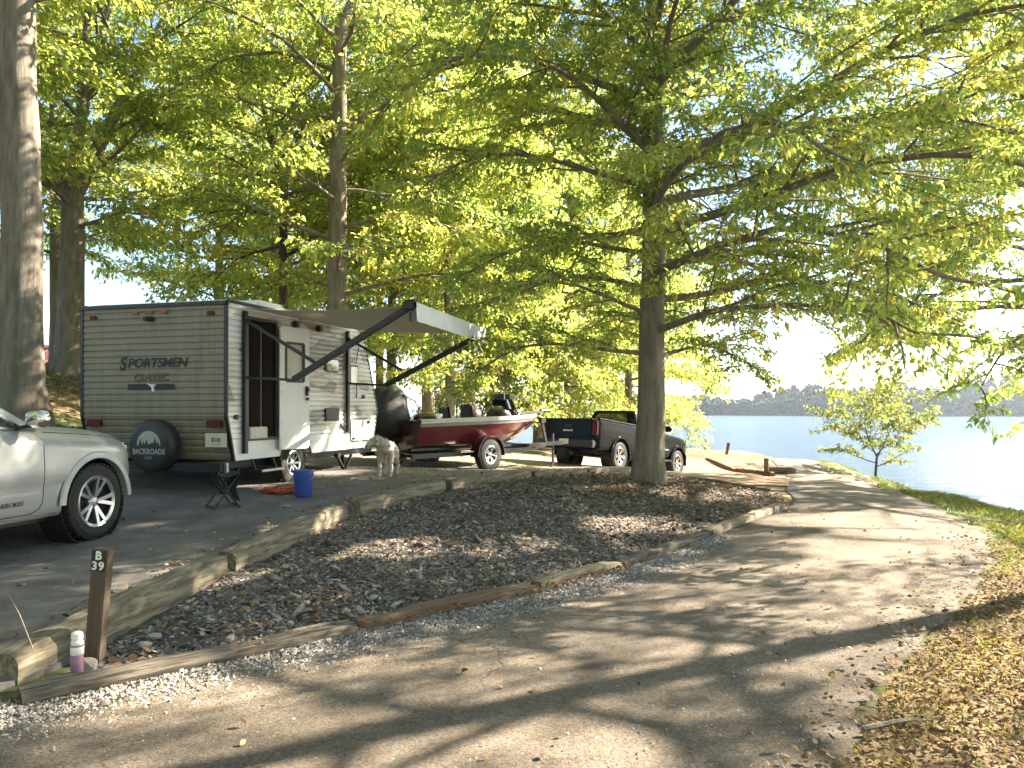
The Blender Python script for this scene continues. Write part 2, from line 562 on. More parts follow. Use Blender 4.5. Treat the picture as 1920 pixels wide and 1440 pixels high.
# ---- road
M['road'] = mat('worn_asphalt', (.62, .60, .58), (1.22, 1.20, 1.17), scale=2.6, rough=.92, bump=.7, bscale=120, c3=(.085, .074, .064), c3scale=1.1, c3lo=.55, c3hi=.85, detail=15, attr='tint')
M['road'].node_tree.nodes['Noise Texture'].inputs['Roughness'].default_value = .8
def road_detail(m):
    nt = m.node_tree; N, L = nt.nodes, nt.links
    p = N['Principled BSDF']
    src = p.inputs['Base Color'].links[0].from_socket
    tc = N.new('ShaderNodeTexCoord')
    def mul(a, b):
        x = N.new('ShaderNodeMix'); x.data_type = 'RGBA'; x.blend_type = 'MULTIPLY'; x.inputs['Factor'].default_value = 1
        L.new(a, x.inputs['A']); L.new(b, x.inputs['B']); return x.outputs['Result']
    # exposed aggregate
    vo = N.new('ShaderNodeTexVoronoi'); vo.inputs['Scale'].default_value = 95; L.new(tc.outputs['Object'], vo.inputs['Vector'])
    sp = N.new('ShaderNodeSeparateColor'); L.new(vo.outputs['Color'], sp.inputs[0])
    r1 = N.new('ShaderNodeMapRange'); r1.inputs['To Min'].default_value = .62; r1.inputs['To Max'].default_value = 1.42; L.new(sp.outputs[0], r1.inputs['Value'])
    out = mul(src, r1.outputs[0])
    # old cracks, only here and there
    nz = N.new('ShaderNodeTexNoise'); nz.inputs['Scale'].default_value = 1.8; nz.inputs['Detail'].default_value = 6; L.new(tc.outputs['Object'], nz.inputs['Vector'])
    ad = N.new('ShaderNodeMix'); ad.data_type = 'RGBA'; ad.inputs['Factor'].default_value = .35; L.new(tc.outputs['Object'], ad.inputs['A']); L.new(nz.outputs['Color'], ad.inputs['B'])
    ve = N.new('ShaderNodeTexVoronoi'); ve.feature = 'DISTANCE_TO_EDGE'; ve.inputs['Scale'].default_value = .75; L.new(ad.outputs['Result'], ve.inputs['Vector'])
    r2 = N.new('ShaderNodeMapRange'); r2.inputs['From Max'].default_value = .006; r2.inputs['To Min'].default_value = .45; r2.inputs['To Max'].default_value = 1; L.new(ve.outputs['Distance'], r2.inputs['Value'])
    n2 = N.new('ShaderNodeTexNoise'); n2.inputs['Scale'].default_value = .35; L.new(tc.outputs['Object'], n2.inputs['Vector'])
    r3 = N.new('ShaderNodeMapRange'); r3.inputs['From Min'].default_value = .50; r3.inputs['From Max'].default_value = .56; L.new(n2.outputs['Fac'], r3.inputs['Value'])
    mx = N.new('ShaderNodeMix'); mx.data_type = 'RGBA'; mx.inputs['A'].default_value = (1, 1, 1, 1); L.new(r3.outputs[0], mx.inputs['Factor']); L.new(r2.outputs[0], mx.inputs['B'])
    out = mul(out, mx.outputs['Result'])
    L.new(out, p.inputs['Base Color'])
road_detail(M['road'])
nn = len(RL); nc = 33
tt = np.linspace(0, 1, nc)
wob = (vnoise(np.arange(nn) * .9, np.zeros(nn), .8, 21) - .5) * .16
RR2 = RR + np.stack([wob, -wob * .5], 1)
XX = RL[:, None, 0] * (1 - tt) + RR2[:, None, 0] * tt
YY = RL[:, None, 1] * (1 - tt) + RR2[:, None, 1] * tt
ZZ = H(XX, YY) + .012 + .03 * (1 - (2 * tt[None, :] - 1) ** 2)
# skirt so the sheet has an edge
XX = np.concatenate([XX[:, :1], XX, XX[:, -1:]], 1); YY = np.concatenate([YY[:, :1], YY, YY[:, -1:]], 1); ZZ = np.concatenate([ZZ[:, :1] - .12, ZZ, ZZ[:, -1:] - .12], 1)
T_ = np.concatenate([[0], tt, [1]])[None, :] + 0 * XX
ga = lambda c, s: np.exp(-((T_ - c) / s) ** 2)
lum = 1 + .13 * (ga(.30, .12) + ga(.70, .12)) - .22 * (ga(0, .09) + ga(1, .10)) - .08 * ga(.5, .08) + (vnoise(XX, YY, .9, 91) - .5) * .3 + (vnoise(XX, YY, 2.7, 92) - .5) * .22
far_ = np.clip((YY - 12) / 8, 0, 1)[..., None]
RC = (np.array((.176, .142, .110)) * (1 - far_) + np.array((.19, .15, .115)) * far_) * lum[..., None]
RC = RC * 1.04
road = grid_mesh('road', XX, YY, ZZ, M['road'], cols=RC)
tag(road, 'single lane worn asphalt campground road curving along the lake')
def road_z(x, y):
    return h1(x, y) + .03

# ---- paved camping pad
def poly_sheet(name, poly, step, dz, material, cols=None):
    bm = bmesh.new()
    vs_ = [bm.verts.new((p[0], p[1], 0)) for p in poly]
    f = bm.faces.new(vs_)
    lo = np.min(poly, 0); hi = np.max(poly, 0)
    for a in np.arange(lo[0] + step, hi[0], step):
        bmesh.ops.bisect_plane(bm, geom=bm.verts[:] + bm.edges[:] + bm.faces[:], plane_co=(a, 0, 0), plane_no=(1, 0, 0))
    for a in np.arange(lo[1] + step, hi[1], step):
        bmesh.ops.bisect_plane(bm, geom=bm.verts[:] + bm.edges[:] + bm.faces[:], plane_co=(0, a, 0), plane_no=(0, 1, 0))
    co = np.array([v.co[:] for v in bm.verts])
    z = H(co[:, 0], co[:, 1]) + dz
    for v, q in zip(bm.verts, z): v.co.z = q
    r = bmesh.ops.extrude_edge_only(bm, edges=[e for e in bm.edges if e.is_boundary])
    for v in [g for g in r['geom'] if isinstance(g, bmesh.types.BMVert)]: v.co.z -= .14
    bmesh.ops.recalc_face_normals(bm, faces=bm.faces)
    me = bpy.data.meshes.new(name); bm.to_mesh(me); bm.free()
    me.polygons.foreach_set('use_smooth', np.ones(len(me.polygons), bool)); me.set_sharp_from_angle(angle=R(50))
    if cols is not None:
        q = np.empty(len(me.vertices) * 3, np.float32); me.vertices.foreach_get('co', q); q = q.reshape(-1, 3)
        set_col(me, cols(q))
    o = link(name, me, material)
    return tag(o, kind='structure')

def pad_cols(q):
    x, y = q[:, 0], q[:, 1]
    n = vnoise(x, y, .8, 31)
    f = np.clip((y - 15.5 + (x - .5) * .55 + (n - .5) * 3) / 4.5, 0, 1)[:, None]
    g = np.clip((x - 4.3) / 2.0 + (n - .5) * .5, 0, 1)[:, None]
    asph = np.array((.165, .150, .138)); tan = np.array((.26, .205, .145)); orange = np.array((.31, .19, .105))
    c = asph * (1 - f) + tan * f
    return c * (1 - g * f) + orange * g * f
M['pad'] = mat('pad_asphalt', (.7, .7, .7), (1.25, 1.22, 1.2), scale=2.2, rough=.9, bump=.4, bscale=80, attr='tint', c3=(.20, .165, .12), c3scale=.9, c3lo=.6, c3hi=.8)
PADS = catmull(PADLINE, 6)
pad = poly_sheet('parking_pad', [tuple(p) for p in PADS] + PAD[len(PADLINE):], .45, .03, M['pad'], pad_cols)
tag(pad, 'dark asphalt camping pad turning to tan dirt towards the road')

# ---- water
wm = mat('lake_water', (.035, .06, .075), rough=.12, spec=.5)
nt = wm.node_tree
pb = nt.nodes['Principled BSDF']
for l in list(pb.inputs['Base Color'].links): nt.links.remove(l)
pb.inputs['Base Color'].default_value = (.10, .15, .19, 1)
pb.inputs['IOR'].default_value = 1.33
tc = nt.nodes.new('ShaderNodeTexCoord'); mp = nt.nodes.new('ShaderNodeMapping'); mp.inputs['Scale'].default_value = (.35, 1.3, 1); mp.inputs['Rotation'].default_value = (0, 0, R(12))
nz = nt.nodes.new('ShaderNodeTexNoise'); nz.inputs['Scale'].default_value = 1.1; nz.inputs['Detail'].default_value = 6; nz.inputs['Roughness'].default_value = .6
bp = nt.nodes.new('ShaderNodeBump'); bp.inputs['Strength'].default_value = 1.0; bp.inputs['Distance'].default_value = .5
nt.links.new(tc.outputs['Object'], mp.inputs[0]); nt.links.new(mp.outputs[0], nz.inputs['Vector']); nt.links.new(nz.outputs['Fac'], bp.inputs['Height']); nt.links.new(bp.outputs[0], pb.inputs['Normal'])
dfw = nt.nodes.new('ShaderNodeBsdfDiffuse'); dfw.inputs['Color'].default_value = (.085, .125, .165, 1)
glw = nt.nodes.new('ShaderNodeBsdfGlossy'); glw.inputs['Color'].default_value = (.68, .70, .72, 1); glw.inputs['Roughness'].default_value = .12
frw = nt.nodes.new('ShaderNodeFresnel'); frw.inputs['IOR'].default_value = 1.33
msw = nt.nodes.new('ShaderNodeMixShader')
for sh_ in (dfw, glw, frw): nt.links.new(bp.outputs[0], sh_.inputs['Normal'])
nt.links.new(frw.outputs[0], msw.inputs[0]); nt.links.new(dfw.outputs[0], msw.inputs[1]); nt.links.new(glw.outputs[0], msw.inputs[2])
nt.links.new(msw.outputs[0], nt.nodes['Material Output'].inputs['Surface'])
nt.nodes.remove(pb)
WZ = -2.4
wmesh = fast_mesh('water', [(-2500, -500, WZ), (2500, -500, WZ), (2500, 5000, WZ), (-2500, 5000, WZ)], Q=[(0, 1, 2, 3)])
water = tag(link('water', wmesh, wm), 'calm pale blue lake reaching to the far shore', kind='structure')

# ---- far shore and its woods
r_ = np.random.default_rng(5)
fx = grid_axis(-120, 800, 60, 500, 6, 1.2)
sx = np.linspace(60, 620, 120)
def shore_y(x): return 395 - .16 * (x - 100) + 14 * np.sin(x * .021) + 9 * np.sin(x * .057 + 1)
def hill_h(x): return 8.0 + 6.5 * np.clip((x - 190) / 70, 0, 1) + 2.2 * np.sin(x * .045) + 1.3 * np.sin(x * .13)
tt = np.array([0, .02, .1, .4, 1.0])
FX = np.repeat(sx[:, None], 5, 1); FY = shore_y(sx)[:, None] + tt[None, :] * 170; FZ = WZ + np.array([-.3, .5, 1.6, 4.0, 5.5])[None, :] + 0 * FX
grid_mesh('far_shore', FX, FY, FZ, mat('far_bank', (.10, .085, .06), (.16, .13, .09), scale=.1, rough=1))
tag(bpy.data.objects['far_shore'], 'low bank of the far shore under the woods', kind='structure')
PT, TC = [], []
for row in range(6):
    for x in np.arange(60, 614, 3.4 + row * .4):
        xx = x + r_.uniform(-2, 2)
        base = shore_y(xx) + 3 + row * 9 + r_.uniform(-3, 3)
        hh = hill_h(xx) * (.86 + .12 * row) * r_.uniform(.86, 1.13)
        rr = r_.uniform(2.4, 4.2)
        nq = 150 if row < 3 else 90
        v = r_.normal(0, 1, (nq, 3)); v /= np.linalg.norm(v, axis=1, keepdims=True); v *= r_.uniform(.55, 1, (nq, 1))
        lo_ = .05 if row < 4 else .4
        zc = hh * (lo_ + 1) / 2; hz = hh * (1 - lo_) / 2
        PT.append(np.array((xx, base, WZ + .8 + zc)) + v * np.array((rr, rr, hz)))
        TC.append((np.array((.018, .038, .018)) * r_.uniform(.6, 1.5) + np.array((.02, .010, 0)) * r_.uniform(0, 1))[None] * r_.uniform(.75, 1.25, (nq, 1)))
PT = np.concatenate(PT); TC = np.concatenate(TC); nq = len(PT)
U = r_.normal(0, 1, (nq, 3)); U /= np.linalg.norm(U, axis=1, keepdims=True)
W2 = np.cross(U, r_.normal(0, 1, (nq, 3))); W2 /= np.linalg.norm(W2, axis=1, keepdims=True)
sz = r_.uniform(1.0, 2.0, (nq, 1))
V = np.stack([PT - U * sz, PT + W2 * sz * .8, PT + U * sz, PT - W2 * sz * .8], 1).reshape(-1, 3)
me = fast_mesh('far_woods', V, Q=np.arange(nq * 4).reshape(-1, 4))
set_col(me, np.repeat(TC, 4, 0))
M['woods'] = mat('far_foliage', (.85, .85, .85), (1.15, 1.15, 1.15), scale=.3, rough=.9, attr='tint')
tag(link('far_woods', me, M['woods']), 'hazy blue-green wooded shore across the lake', kind='stuff')

# ------------------------------------------------------------------ timbers
TIMBER_N = 0
def timber(a, b, w, h, lift, material, label, group, seed, za=None, zb=None, sag=0.0):
    a = np.array(a, float); b = np.array(b, float)
    L = np.linalg.norm(b - a); t = (b - a) / L; s = np.array((-t[1], t[0]))
    r = np.random.default_rng(seed)
    ns = max(6, int(L / .16)); prof = [(-.5, 0), (-.5, .82), (-.42, .97), (-.2, 1), (.2, 1), (.42, .97), (.5, .82), (.5, 0)]
    za = (h1(*a) if za is None else za) + lift - h; zb = (h1(*b) if zb is None else zb) + lift - h
    V = []
    for i in range(ns + 1):
        u = i / ns
        p = a + t * L * u + s * r.normal(0, .006)
        z0 = za + (zb - za) * u - sag * math.sin(u * math.pi)
        endc = .94 if i in (0, ns) else 1
        for (py, pz) in prof:
            jit = r.normal(0, .006, 2)
            V.append((p[0] + s[0] * (py * w * endc + jit[0]), p[1] + s[1] * (py * w * endc + jit[0]), z0 + pz * h * (endc if pz > 0 else 1) + jit[1]))
    n = len(prof); Q = []; 
    for i in range(ns):
        for k in range(n):
            k2 = (k + 1) % n
            Q.append((i * n + k, i * n + k2, (i + 1) * n + k2, (i + 1) * n + k))
    me = bpy.data.meshes.new('landscape_timber')
    c = np.array((*((a + b) / 2), (za + zb) / 2))
    # local frame: X along the timber, so the grain follows it
    Mx = Matrix(((t[0], s[0], 0, c[0]), (t[1], s[1], 0, c[1]), (0, 0, 1, c[2]), (0, 0, 0, 1)))
    Mi = Mx.inverted()
    me.from_pydata([Mi @ Vector(v) for v in V], [], Q + [tuple(range(n)), tuple(range((ns + 1) * n - 1, ns * n - 1, -1))])
    bm = bmesh.new(); bm.from_mesh(me); bmesh.ops.recalc_face_normals(bm, faces=bm.faces); bm.to_mesh(me); bm.free()
    me.polygons.foreach_set('use_smooth', np.ones(len(me.polygons), bool)); me.set_sharp_from_angle(angle=R(38))
    o = link('landscape_timber', me, material)
    o.matrix_world = Mx
    return tag(o, label, 'timber', group)

GP = 'timbers edging the camping pad'; GR = 'timbers along the road edge of the mulch bed'; GI = 'thin timbers round the dirt driveway'
timber((-2.93,4.42),(-2.58,6.72),.2,.36,.19,M['timber'],'sunlit pad timber nearest the numbered post with pale sawn end',GP,1)
timber((-2.56,6.86),(-2.05,9.15),.2,.36,.18,M['timber'],'second pad timber, running from the sawn end towards the blue bucket',GP,2)
timber((-1.93,9.42),(-1.06,11.42),.2,.36,.18,M['timber'],'pad timber in front of the dog, beyond the gap near the bucket',GP,3)
timber((-.98,11.5),(.28,13.92),.2,.36,.18,M['timber'],'pad timber in front of the boat trailer wheel',GP,4)
timber((.34,14.02),(1.5,16.12),.2,.3,.14,M['timber'],'pad timber before the bow of the red boat',GP,5)
timber((1.56,16.2),(2.8,18.12),.2,.3,.14,M['timber'],'pad timber by the rear wheel of the black pickup, left of the big trunk',GP,6)
timber((-5.2,2.15),(-2.74,4.10),.2,.22,.075,M['timber_old'],'old timber at the road running out of the picture beside the spray can',GR,7)
timber((-2.66,4.15),(-1.13,5.42),.22,.24,.085,M['timber_old'],'cracked grey road timber in front of the numbered post',GR,8,sag=.01)
timber((-1.08,5.47),(.19,6.58),.18,.24,.085,M['timber_red'],'red-brown rotting road timber with earth against its face',GR,9)
timber((.2,6.66),(1.02,7.52),.15,.24,.09,M['timber'],'short pale road timber past the red-brown one',GR,10)
timber((1.07,7.58),(2.3,9.12),.15,.24,.07,M['timber_old'],'half-buried dark road timber in the middle of the bend',GR,11)
timber((2.34,9.18),(3.25,10.5),.16,.24,.08,M['timber'],'bright sunlit road timber before the bend tip',GR,12)
timber((3.28,10.56),(4.25,12.15),.16,.24,.08,M['timber'],'bright sunlit road timber at the tip of the mulch bed',GR,13)
timber((4.3,12.25),(4.92,14.6),.12,.2,.03,M['timber_red'],'low dark timber along the road side of the bed tip',GI,14)
timber((4.4,19.15),(4.98,17.75),.12,.24,.08,M['timber_red'],'thin dark timber beside the pickup front wheel',GI,15)
timber((5.0,17.7),(5.1,15.3),.12,.22,.07,M['timber_red'],'thin dark timber bordering the orange dirt driveway',GI,16)
timber((7.3,21.5),(7.5,25.6),.16,.3,.16,M['timber_red'],'dark timber across the driveway with a short post at its end',GI,17)
timber((7.52,25.7),(7.9,31),.16,.3,.12,M['timber_red'],'farther timber across the driveway leading to the leaning stake',GI,18)
timber((8.0,23.9),(8.75,23.7),.2,.36,.25,M['timber_old'],'short dark log lying behind the driveway timber',GI,19)

def stake(name, loc, hh, w, lean, label, m, group=None):
    t = root(name, loc)
    mb = MB()
    mb.bar((0, 0, -.15), (lean[0], lean[1], hh), w, w * .9)
    o = mb.build(name, m, None, bevel=.006)
    o.location = loc
    bpy.data.objects.remove(t)
    return tag(o, label, 'post', group)
stake('wooden_stake', (7.2,21.75,h1(7.2,21.75)), .52, .11, (0,0), 'short upright wooden post at the corner of the driveway timber', M['timber_red'])
stake('wooden_stake', (9.45,34,h1(9.45,34)), .62, .12, (.14,0), 'small leaning wooden stake near the far bend of the road', M['timber_red'])
# ------------------------------------------------------------------ trees
class TreeGeo:
    def __init__(s, seed):
        s.r = np.random.default_rng(seed)
        s.V, s.Q, s.n = [], [], 0
        s.lp, s.ld, s.lt = [], [], []      # leaf positions, directions, tone
    def tube(s, P, rad, n):
        P = np.asarray(P, float); k = len(P)
        T = np.gradient(P, axis=0); T /= np.linalg.norm(T, axis=1, keepdims=True) + 1e-9
        ref = np.where(np.abs(T[:, 2:3]) > .9, np.array([[1., 0, 0]]), np.array([[0, 0, 1.]]))
        A = np.cross(T, ref); A /= np.linalg.norm(A, axis=1, keepdims=True) + 1e-9
        B = np.cross(T, A)
        w = np.arange(n) * 2 * np.pi / n
        ring = A[:, None] * np.cos(w)[None, :, None] + B[:, None] * np.sin(w)[None, :, None]
        V = P[:, None] + ring * np.asarray(rad)[:, None, None]
        i = np.arange(k - 1)[:, None] * n + np.arange(n)[None]
        j = np.arange(k - 1)[:, None] * n + (np.arange(n)[None] + 1) % n
        s.V.append(V.reshape(-1, 3)); s.Q.append(np.stack([i, j, j + n, i + n], -1).reshape(-1, 4) + s.n)
        s.n += k * n
    def path(s, p, d, L, k, wob, grav=0.0, up=0.0):
        P = [np.array(p, float)]; d = np.array(d, float); d /= np.linalg.norm(d)
        for i in range(k):
            d = d + s.r.normal(0, wob, 3) + np.array((0, 0, up - grav * (i / k)))
            d /= np.linalg.norm(d)
            P.append(P[-1] + d * L / k)
        return np.array(P)
    def leaves(s, P, count, spread, tone):
        k = len(P) - 1
        u = s.r.random(count) ** .8 * k
        i = np.minimum(u.astype(int), k - 1); f = (u - i)[:, None]
        q = P[i] * (1 - f) + P[i + 1] * f
        q = q + s.r.normal(0, 1, (count, 3)) * np.array((spread, spread, spread * .6))
        d = P[i + 1] - P[i]; d /= np.linalg.norm(d, axis=1, keepdims=True) + 1e-9
        s.lp.append(q); s.ld.append(d); s.lt.append(np.full(count, tone))

def trunk_path(g, base, top, k, wob, bend=(0, 0)):
    u = np.linspace(0, 1, k)
    P = np.array(base)[None] * (1 - u[:, None]) + np.array(top)[None] * u[:, None]
    P[:, 0] += np.cumsum(g.r.normal(0, wob, k)) + bend[0] * np.sin(u * 3.14)
    P[:, 1] += np.cumsum(g.r.normal(0, wob, k)) + bend[1] * np.sin(u * 3.14)
    P[0] = base
    return P

def grow(seed, height, tr, crown_from, reach, limbs, droop=.25, lv2=12, lv3=7, per=16, spread=.06, forks=(), l2len=.45, l3len=.5, top_taper=.25, flare=1.55, trunk_n=14, elev=(2, 60), lean=(0, 0), shape=None, asym=None, tw_r=.006, inner=0):
    g = TreeGeo(seed)
    r = g.r
    tops = []
    tp = trunk_path(g, (0, 0, -.25), (lean[0], lean[1], height), 22, .012 * height / 10)
    u = np.linspace(0, 1, 22)
    fork_u = min([f[0] for f in forks], default=None)
    if fork_u:
        kk = int(fork_u * 21) + 1
        stem = tp[:kk + 1]; su = u[:kk + 1]
    else:
        stem = tp; su = u
    rad = tr * (1 - (1 - top_taper) * su ** 1.1)
    rad = rad * (1 + (flare - 1) * np.exp(-su * height / .45))
    # fluted base
    g.tube(stem, rad, trunk_n)
    stems = [(stem, rad)]
    for (fu, az, tilt, L, fr) in forks:
        kk = int(fu * 21) + 1
        p = tp[min(kk, 21)] - np.array((0, 0, .15))
        d = np.array((math.cos(az) * math.sin(tilt), math.sin(az) * math.sin(tilt), math.cos(tilt)))
        P = g.path(p, d, L, 12, .05, 0, .03)
        rr = tr * fr * np.linspace(1, .18, 13)
        g.tube(P, rr, 9)
        stems.append((P, rr))
    # limbs
    for i in range(limbs):
        t = (i + r.uniform(.1, .9)) / limbs
        z = crown_from + (height - crown_from) * t ** .95
        cand = [(P, rr) for (P, rr) in stems if P[0][2] <= z <= P[-1][2]]
        if not cand:
            continue
        P0, r0 = cand[r.integers(len(cand))]
        j = int(np.clip(np.searchsorted(P0[:, 2], z), 1, len(P0) - 1))
        f = (z - P0[j - 1][2]) / max(P0[j][2] - P0[j - 1][2], 1e-6)
        p = P0[j - 1] * (1 - f) + P0[j] * f
        az = i * 2.39996 + r.uniform(-.5, .5)
        el = R(elev[0] + (elev[1] - elev[0]) * t ** 1.3 + r.uniform(-9, 9))
        prof = (shape(t) if shape else math.sqrt(max(0.0, 1 - (max(0, t - .3) / .75) ** 2)) * (.8 + .2 * min(1, t / .2)))
        L = reach * prof * r.uniform(.75, 1.12)
        if asym: L *= 1 + asym[1] * math.cos(az - asym[0])
        if L < .4: continue
        d = (math.cos(az) * math.cos(el), math.sin(az) * math.cos(el), math.sin(el))
        P = g.path(p, d, L, 9, .07, droop, .05)
        lr = min(r0[j] * .5, .0125 * L + .007)
        g.tube(P, lr * np.linspace(1, .22, 10), 6)
        n2 = max(3, int(lv2 * L / reach))
        for a in range(n2):
            q = (.16 + .84 * (a + r.uniform(0, 1)) / n2) * 9
            ii = min(int(q), 8); ff = q - ii
            p2 = P[ii] * (1 - ff) + P[ii + 1] * ff
            dd = P[ii + 1] - P[ii]; dd /= np.linalg.norm(dd)
            side = np.cross(dd, (0, 0, 1.)); side /= np.linalg.norm(side) + 1e-9
            sg = 1 if a % 2 else -1
            w = r.uniform(.55, 1.15)
            d2 = dd * math.cos(w) + side * sg * math.sin(w) + np.array((0, 0, r.normal(.02, .16)))
            L2 = l2len * L * (1 - .55 * q / 9) * r.uniform(.7, 1.25) + .25
            P2 = g.path(p2, d2, L2, 5, .09, droop * .9, .04)
            g.tube(P2, np.linspace(lr * .36, .004, 6), 4)
            n3 = max(3, int(lv3 * L2 / 1.4))
            tone = r.normal(0, 1)
            for b in range(n3):
                q3 = (.1 + .9 * (b + r.random()) / n3) * 5
                i3 = min(int(q3), 4); f3 = q3 - i3
                p3 = P2[i3] * (1 - f3) + P2[i3 + 1] * f3
                d3_ = P2[i3 + 1] - P2[i3]; d3_ /= np.linalg.norm(d3_)
                s3 = np.cross(d3_, (0, 0, 1.)); s3 /= np.linalg.norm(s3) + 1e-9
                w = r.uniform(.4, 1.2)
                d3 = d3_ * math.cos(w) + s3 * (1 if b % 2 else -1) * math.sin(w) + np.array((0, 0, r.normal(0, .2)))
                P3 = g.path(p3, d3, l3len * r.uniform(.6, 1.3), 3, .12, droop * .8)
                g.tube(P3, np.array((tw_r, tw_r * .8, tw_r * .6, tw_r * .3)), 3)
                g.leaves(P3, per, spread, tone)
            g.leaves(P2[2:], per, spread, tone)
    # short shoots close to the stem
    for i in range(inner):
        z = crown_from + 1.6 + (height * .86 - crown_from - 1.6) * r.random() ** .9
        k = int(np.clip(np.searchsorted(tp[:, 2], z), 1, 21))
        az = r.uniform(0, 6.283); el = r.uniform(-.3, .6)
        P = g.path(tp[k], (math.cos(az) * math.cos(el), math.sin(az) * math.cos(el), math.sin(el)), r.uniform(.7, 1.9), 5, .14, .25)
        g.tube(P, np.linspace(.014, .004, 6), 4)
        tone = r.normal(0, 1)
        for b in range(7):
            q = P[1 + b % 5]
            P3 = g.path(q, r.normal(0, 1, 3) * np.array((1, 1, .45)), l3len * r.uniform(.7, 1.3), 3, .12, .2)
            g.tube(P3, np.array((tw_r, tw_r * .8, tw_r * .6, tw_r * .3)), 3)
            g.leaves(P3, per, spread * 1.3, tone)
    return g

PAL = [np.array(c) for c in ((.155, .21, .066), (.225, .25, .078), (.11, .17, .058), (.26, .235, .075))]
def leaf_mesh(g, size, pal=PAL, aspect=.52, warm=0.0, keep=None):
    r = g.r
    P = np.concatenate(g.lp); D = np.concatenate(g.ld); T = np.concatenate(g.lt)
    if keep is not None:
        m = keep(P); P, D, T = P[m], D[m], T[m]
    n = len(P)
    d = D + r.normal(0, .75, (n, 3)) + np.array((0, 0, -.35)); d /= np.linalg.norm(d, axis=1, keepdims=True)
    up = np.array((0, 0, 1.)) + r.normal(0, .55, (n, 3))
    s = np.cross(d, up); s /= np.linalg.norm(s, axis=1, keepdims=True) + 1e-9
    nrm = np.cross(s, d)
    L = size * np.clip(r.normal(1, .28, n), .4, 1.7)[:, None]; W = L * aspect * .5
    fold = W * r.uniform(-.1, .7, n)[:, None]
    b = P; tip = P + d * L - np.array((0, 0, 1.)) * L * r.uniform(0, .25, n)[:, None]
    mid = P + d * L * .45
    V = np.stack([b, mid + s * W + nrm * fold, tip, mid - s * W + nrm * fold], 1).reshape(-1, 3)
    i = np.arange(n) * 4
    F_ = np.concatenate([np.stack([i, i + 1, i + 2], 1), np.stack([i, i + 2, i + 3], 1)])
    me = fast_mesh('crown', V, T=F_)
    w = np.clip(T * .38 + r.normal(0, .4, n) + .5, 0, 1)[:, None]
    c = pal[2] * np.clip(1 - w * 2, 0, 1) + pal[0] * (1 - np.abs(w * 2 - 1)) + pal[1] * np.clip(w * 2 - 1, 0, 1)
    y = (r.random(n) < .10 + warm)[:, None]
    c = np.where(y, pal[3], c) * r.uniform(.8, 1.2, n)[:, None]
    set_col(me, np.repeat(c, 4, 0))
    me.materials.append(M['leaf'])
    return me

def wood_mesh(g, name='trunk', m='bark'):
    me = fast_mesh(name, np.concatenate(g.V), Q=np.concatenate(g.Q), smooth=True)
    me.materials.append(M[m])
    return me

def plant(name, loc, wood, leaf, label, group=None, rz=0.0, sc=1.0, cat='tree', sz=None):
    t = root(name, loc)
    t.rotation_euler = (0, 0, rz)
    t.scale = (sc, sc, sz or sc)
    link('trunk', wood, None, t)
    link('crown', leaf, None, t)
    return tag(t, label, cat, group)

# leaves cut out along sun rays so light lands on chosen spots
SUN_CUTS = [(-3.65,10.7,.9,.38),(-3.3,11.8,.9,.34),(-2.9,13.2,.9,.6),(-2.6,14.3,1.0,.45),(-3.8,10.4,2.5,.4),(-2.6,6.6,.3,.38),(-2.25,8.6,.4,.3),(-2.0,12.4,.8,.3),(.2,17.6,1.0,.55),(1.5,9.5,.3,.4),(2.9,12.2,.3,.5),(0,8,.2,.35),(-1.2,7.6,.2,.35),(4.2,10.6,0,.8),(4.9,9.3,0,.9),(3.6,7.7,0,.6),(5.6,11.2,0,.6),(-1.2,4.2,0,.5),(3.0,6.6,0,.4),(1.2,6.3,0,.4)]
def sun_cut_keep(loc, rz, sc=1.0):
    s = np.array(sdir)
    def f(P):
        c, n = math.cos(rz), math.sin(rz)
        W = np.stack([P[:, 0] * c - P[:, 1] * n, P[:, 0] * n + P[:, 1] * c, P[:, 2]], 1) * sc + np.array(loc)
        m = np.ones(len(P), bool)
        for (x, y, z, r_) in SUN_CUTS:
            d = W - np.array((x, y, z)); t = d @ s
            m &= (np.linalg.norm(d - t[:, None] * s, axis=1) > r_) | (t < 0)
        return m
    return f
def gz(x, y, dz=0): return (x, y, h1(x, y) + dz)

# the big shade tree in the island
g = grow(11, 13.5, .25, 1.9, 5.8, 60, droop=.32, lv2=17, lv3=11, per=21, inner=110, asym=(R(-30), .2), spread=.055, l2len=.42, l3len=.42, elev=(6, 62), top_taper=.22, flare=1.5,
         shape=lambda t: (.62 + .38 * min(1, t / .22)) * math.sqrt(max(0, 1 - (max(0, t - .35) / .8) ** 2)))
plant('shade_tree', gz(2.3, 13.0), wood_mesh(g), leaf_mesh(g, .088, keep=sun_cut_keep(gz(2.3, 13.0), R(40))), 'big shade tree with thick bare trunk on the mulch bed in front of the pickup', rz=R(40))

# far left trunk beside the silver car: bare below, crown high up
g = grow(12, 17, .335, 6.4, 5.8, 32, droop=.2, lv2=10, lv3=6, per=13, spread=.08, l3len=.5, elev=(20, 65), top_taper=.3, flare=1.65, trunk_n=20)
plant('tall_tree', gz(-8.02, 12.5), wood_mesh(g), leaf_mesh(g, .12), 'tall tree with very thick bare trunk behind the silver car')

# forked tree on the hill
g = grow(13, 13, .36, 3.6, 5.2, 34, droop=.2, lv2=10, lv3=6, per=15, spread=.09, forks=((.36, R(20), R(24), 9, .55), (.36, R(190), R(30), 7, .5), (.36, R(75), R(12), 8.5, .5), (.37, R(-60), R(20), 8, .42)), elev=(10, 55), flare=1.6)
plant('forked_tree', gz(-11.65, 20.2), wood_mesh(g), leaf_mesh(g, .15), 'tree forking into several limbs on the grassy hill left of the camper')

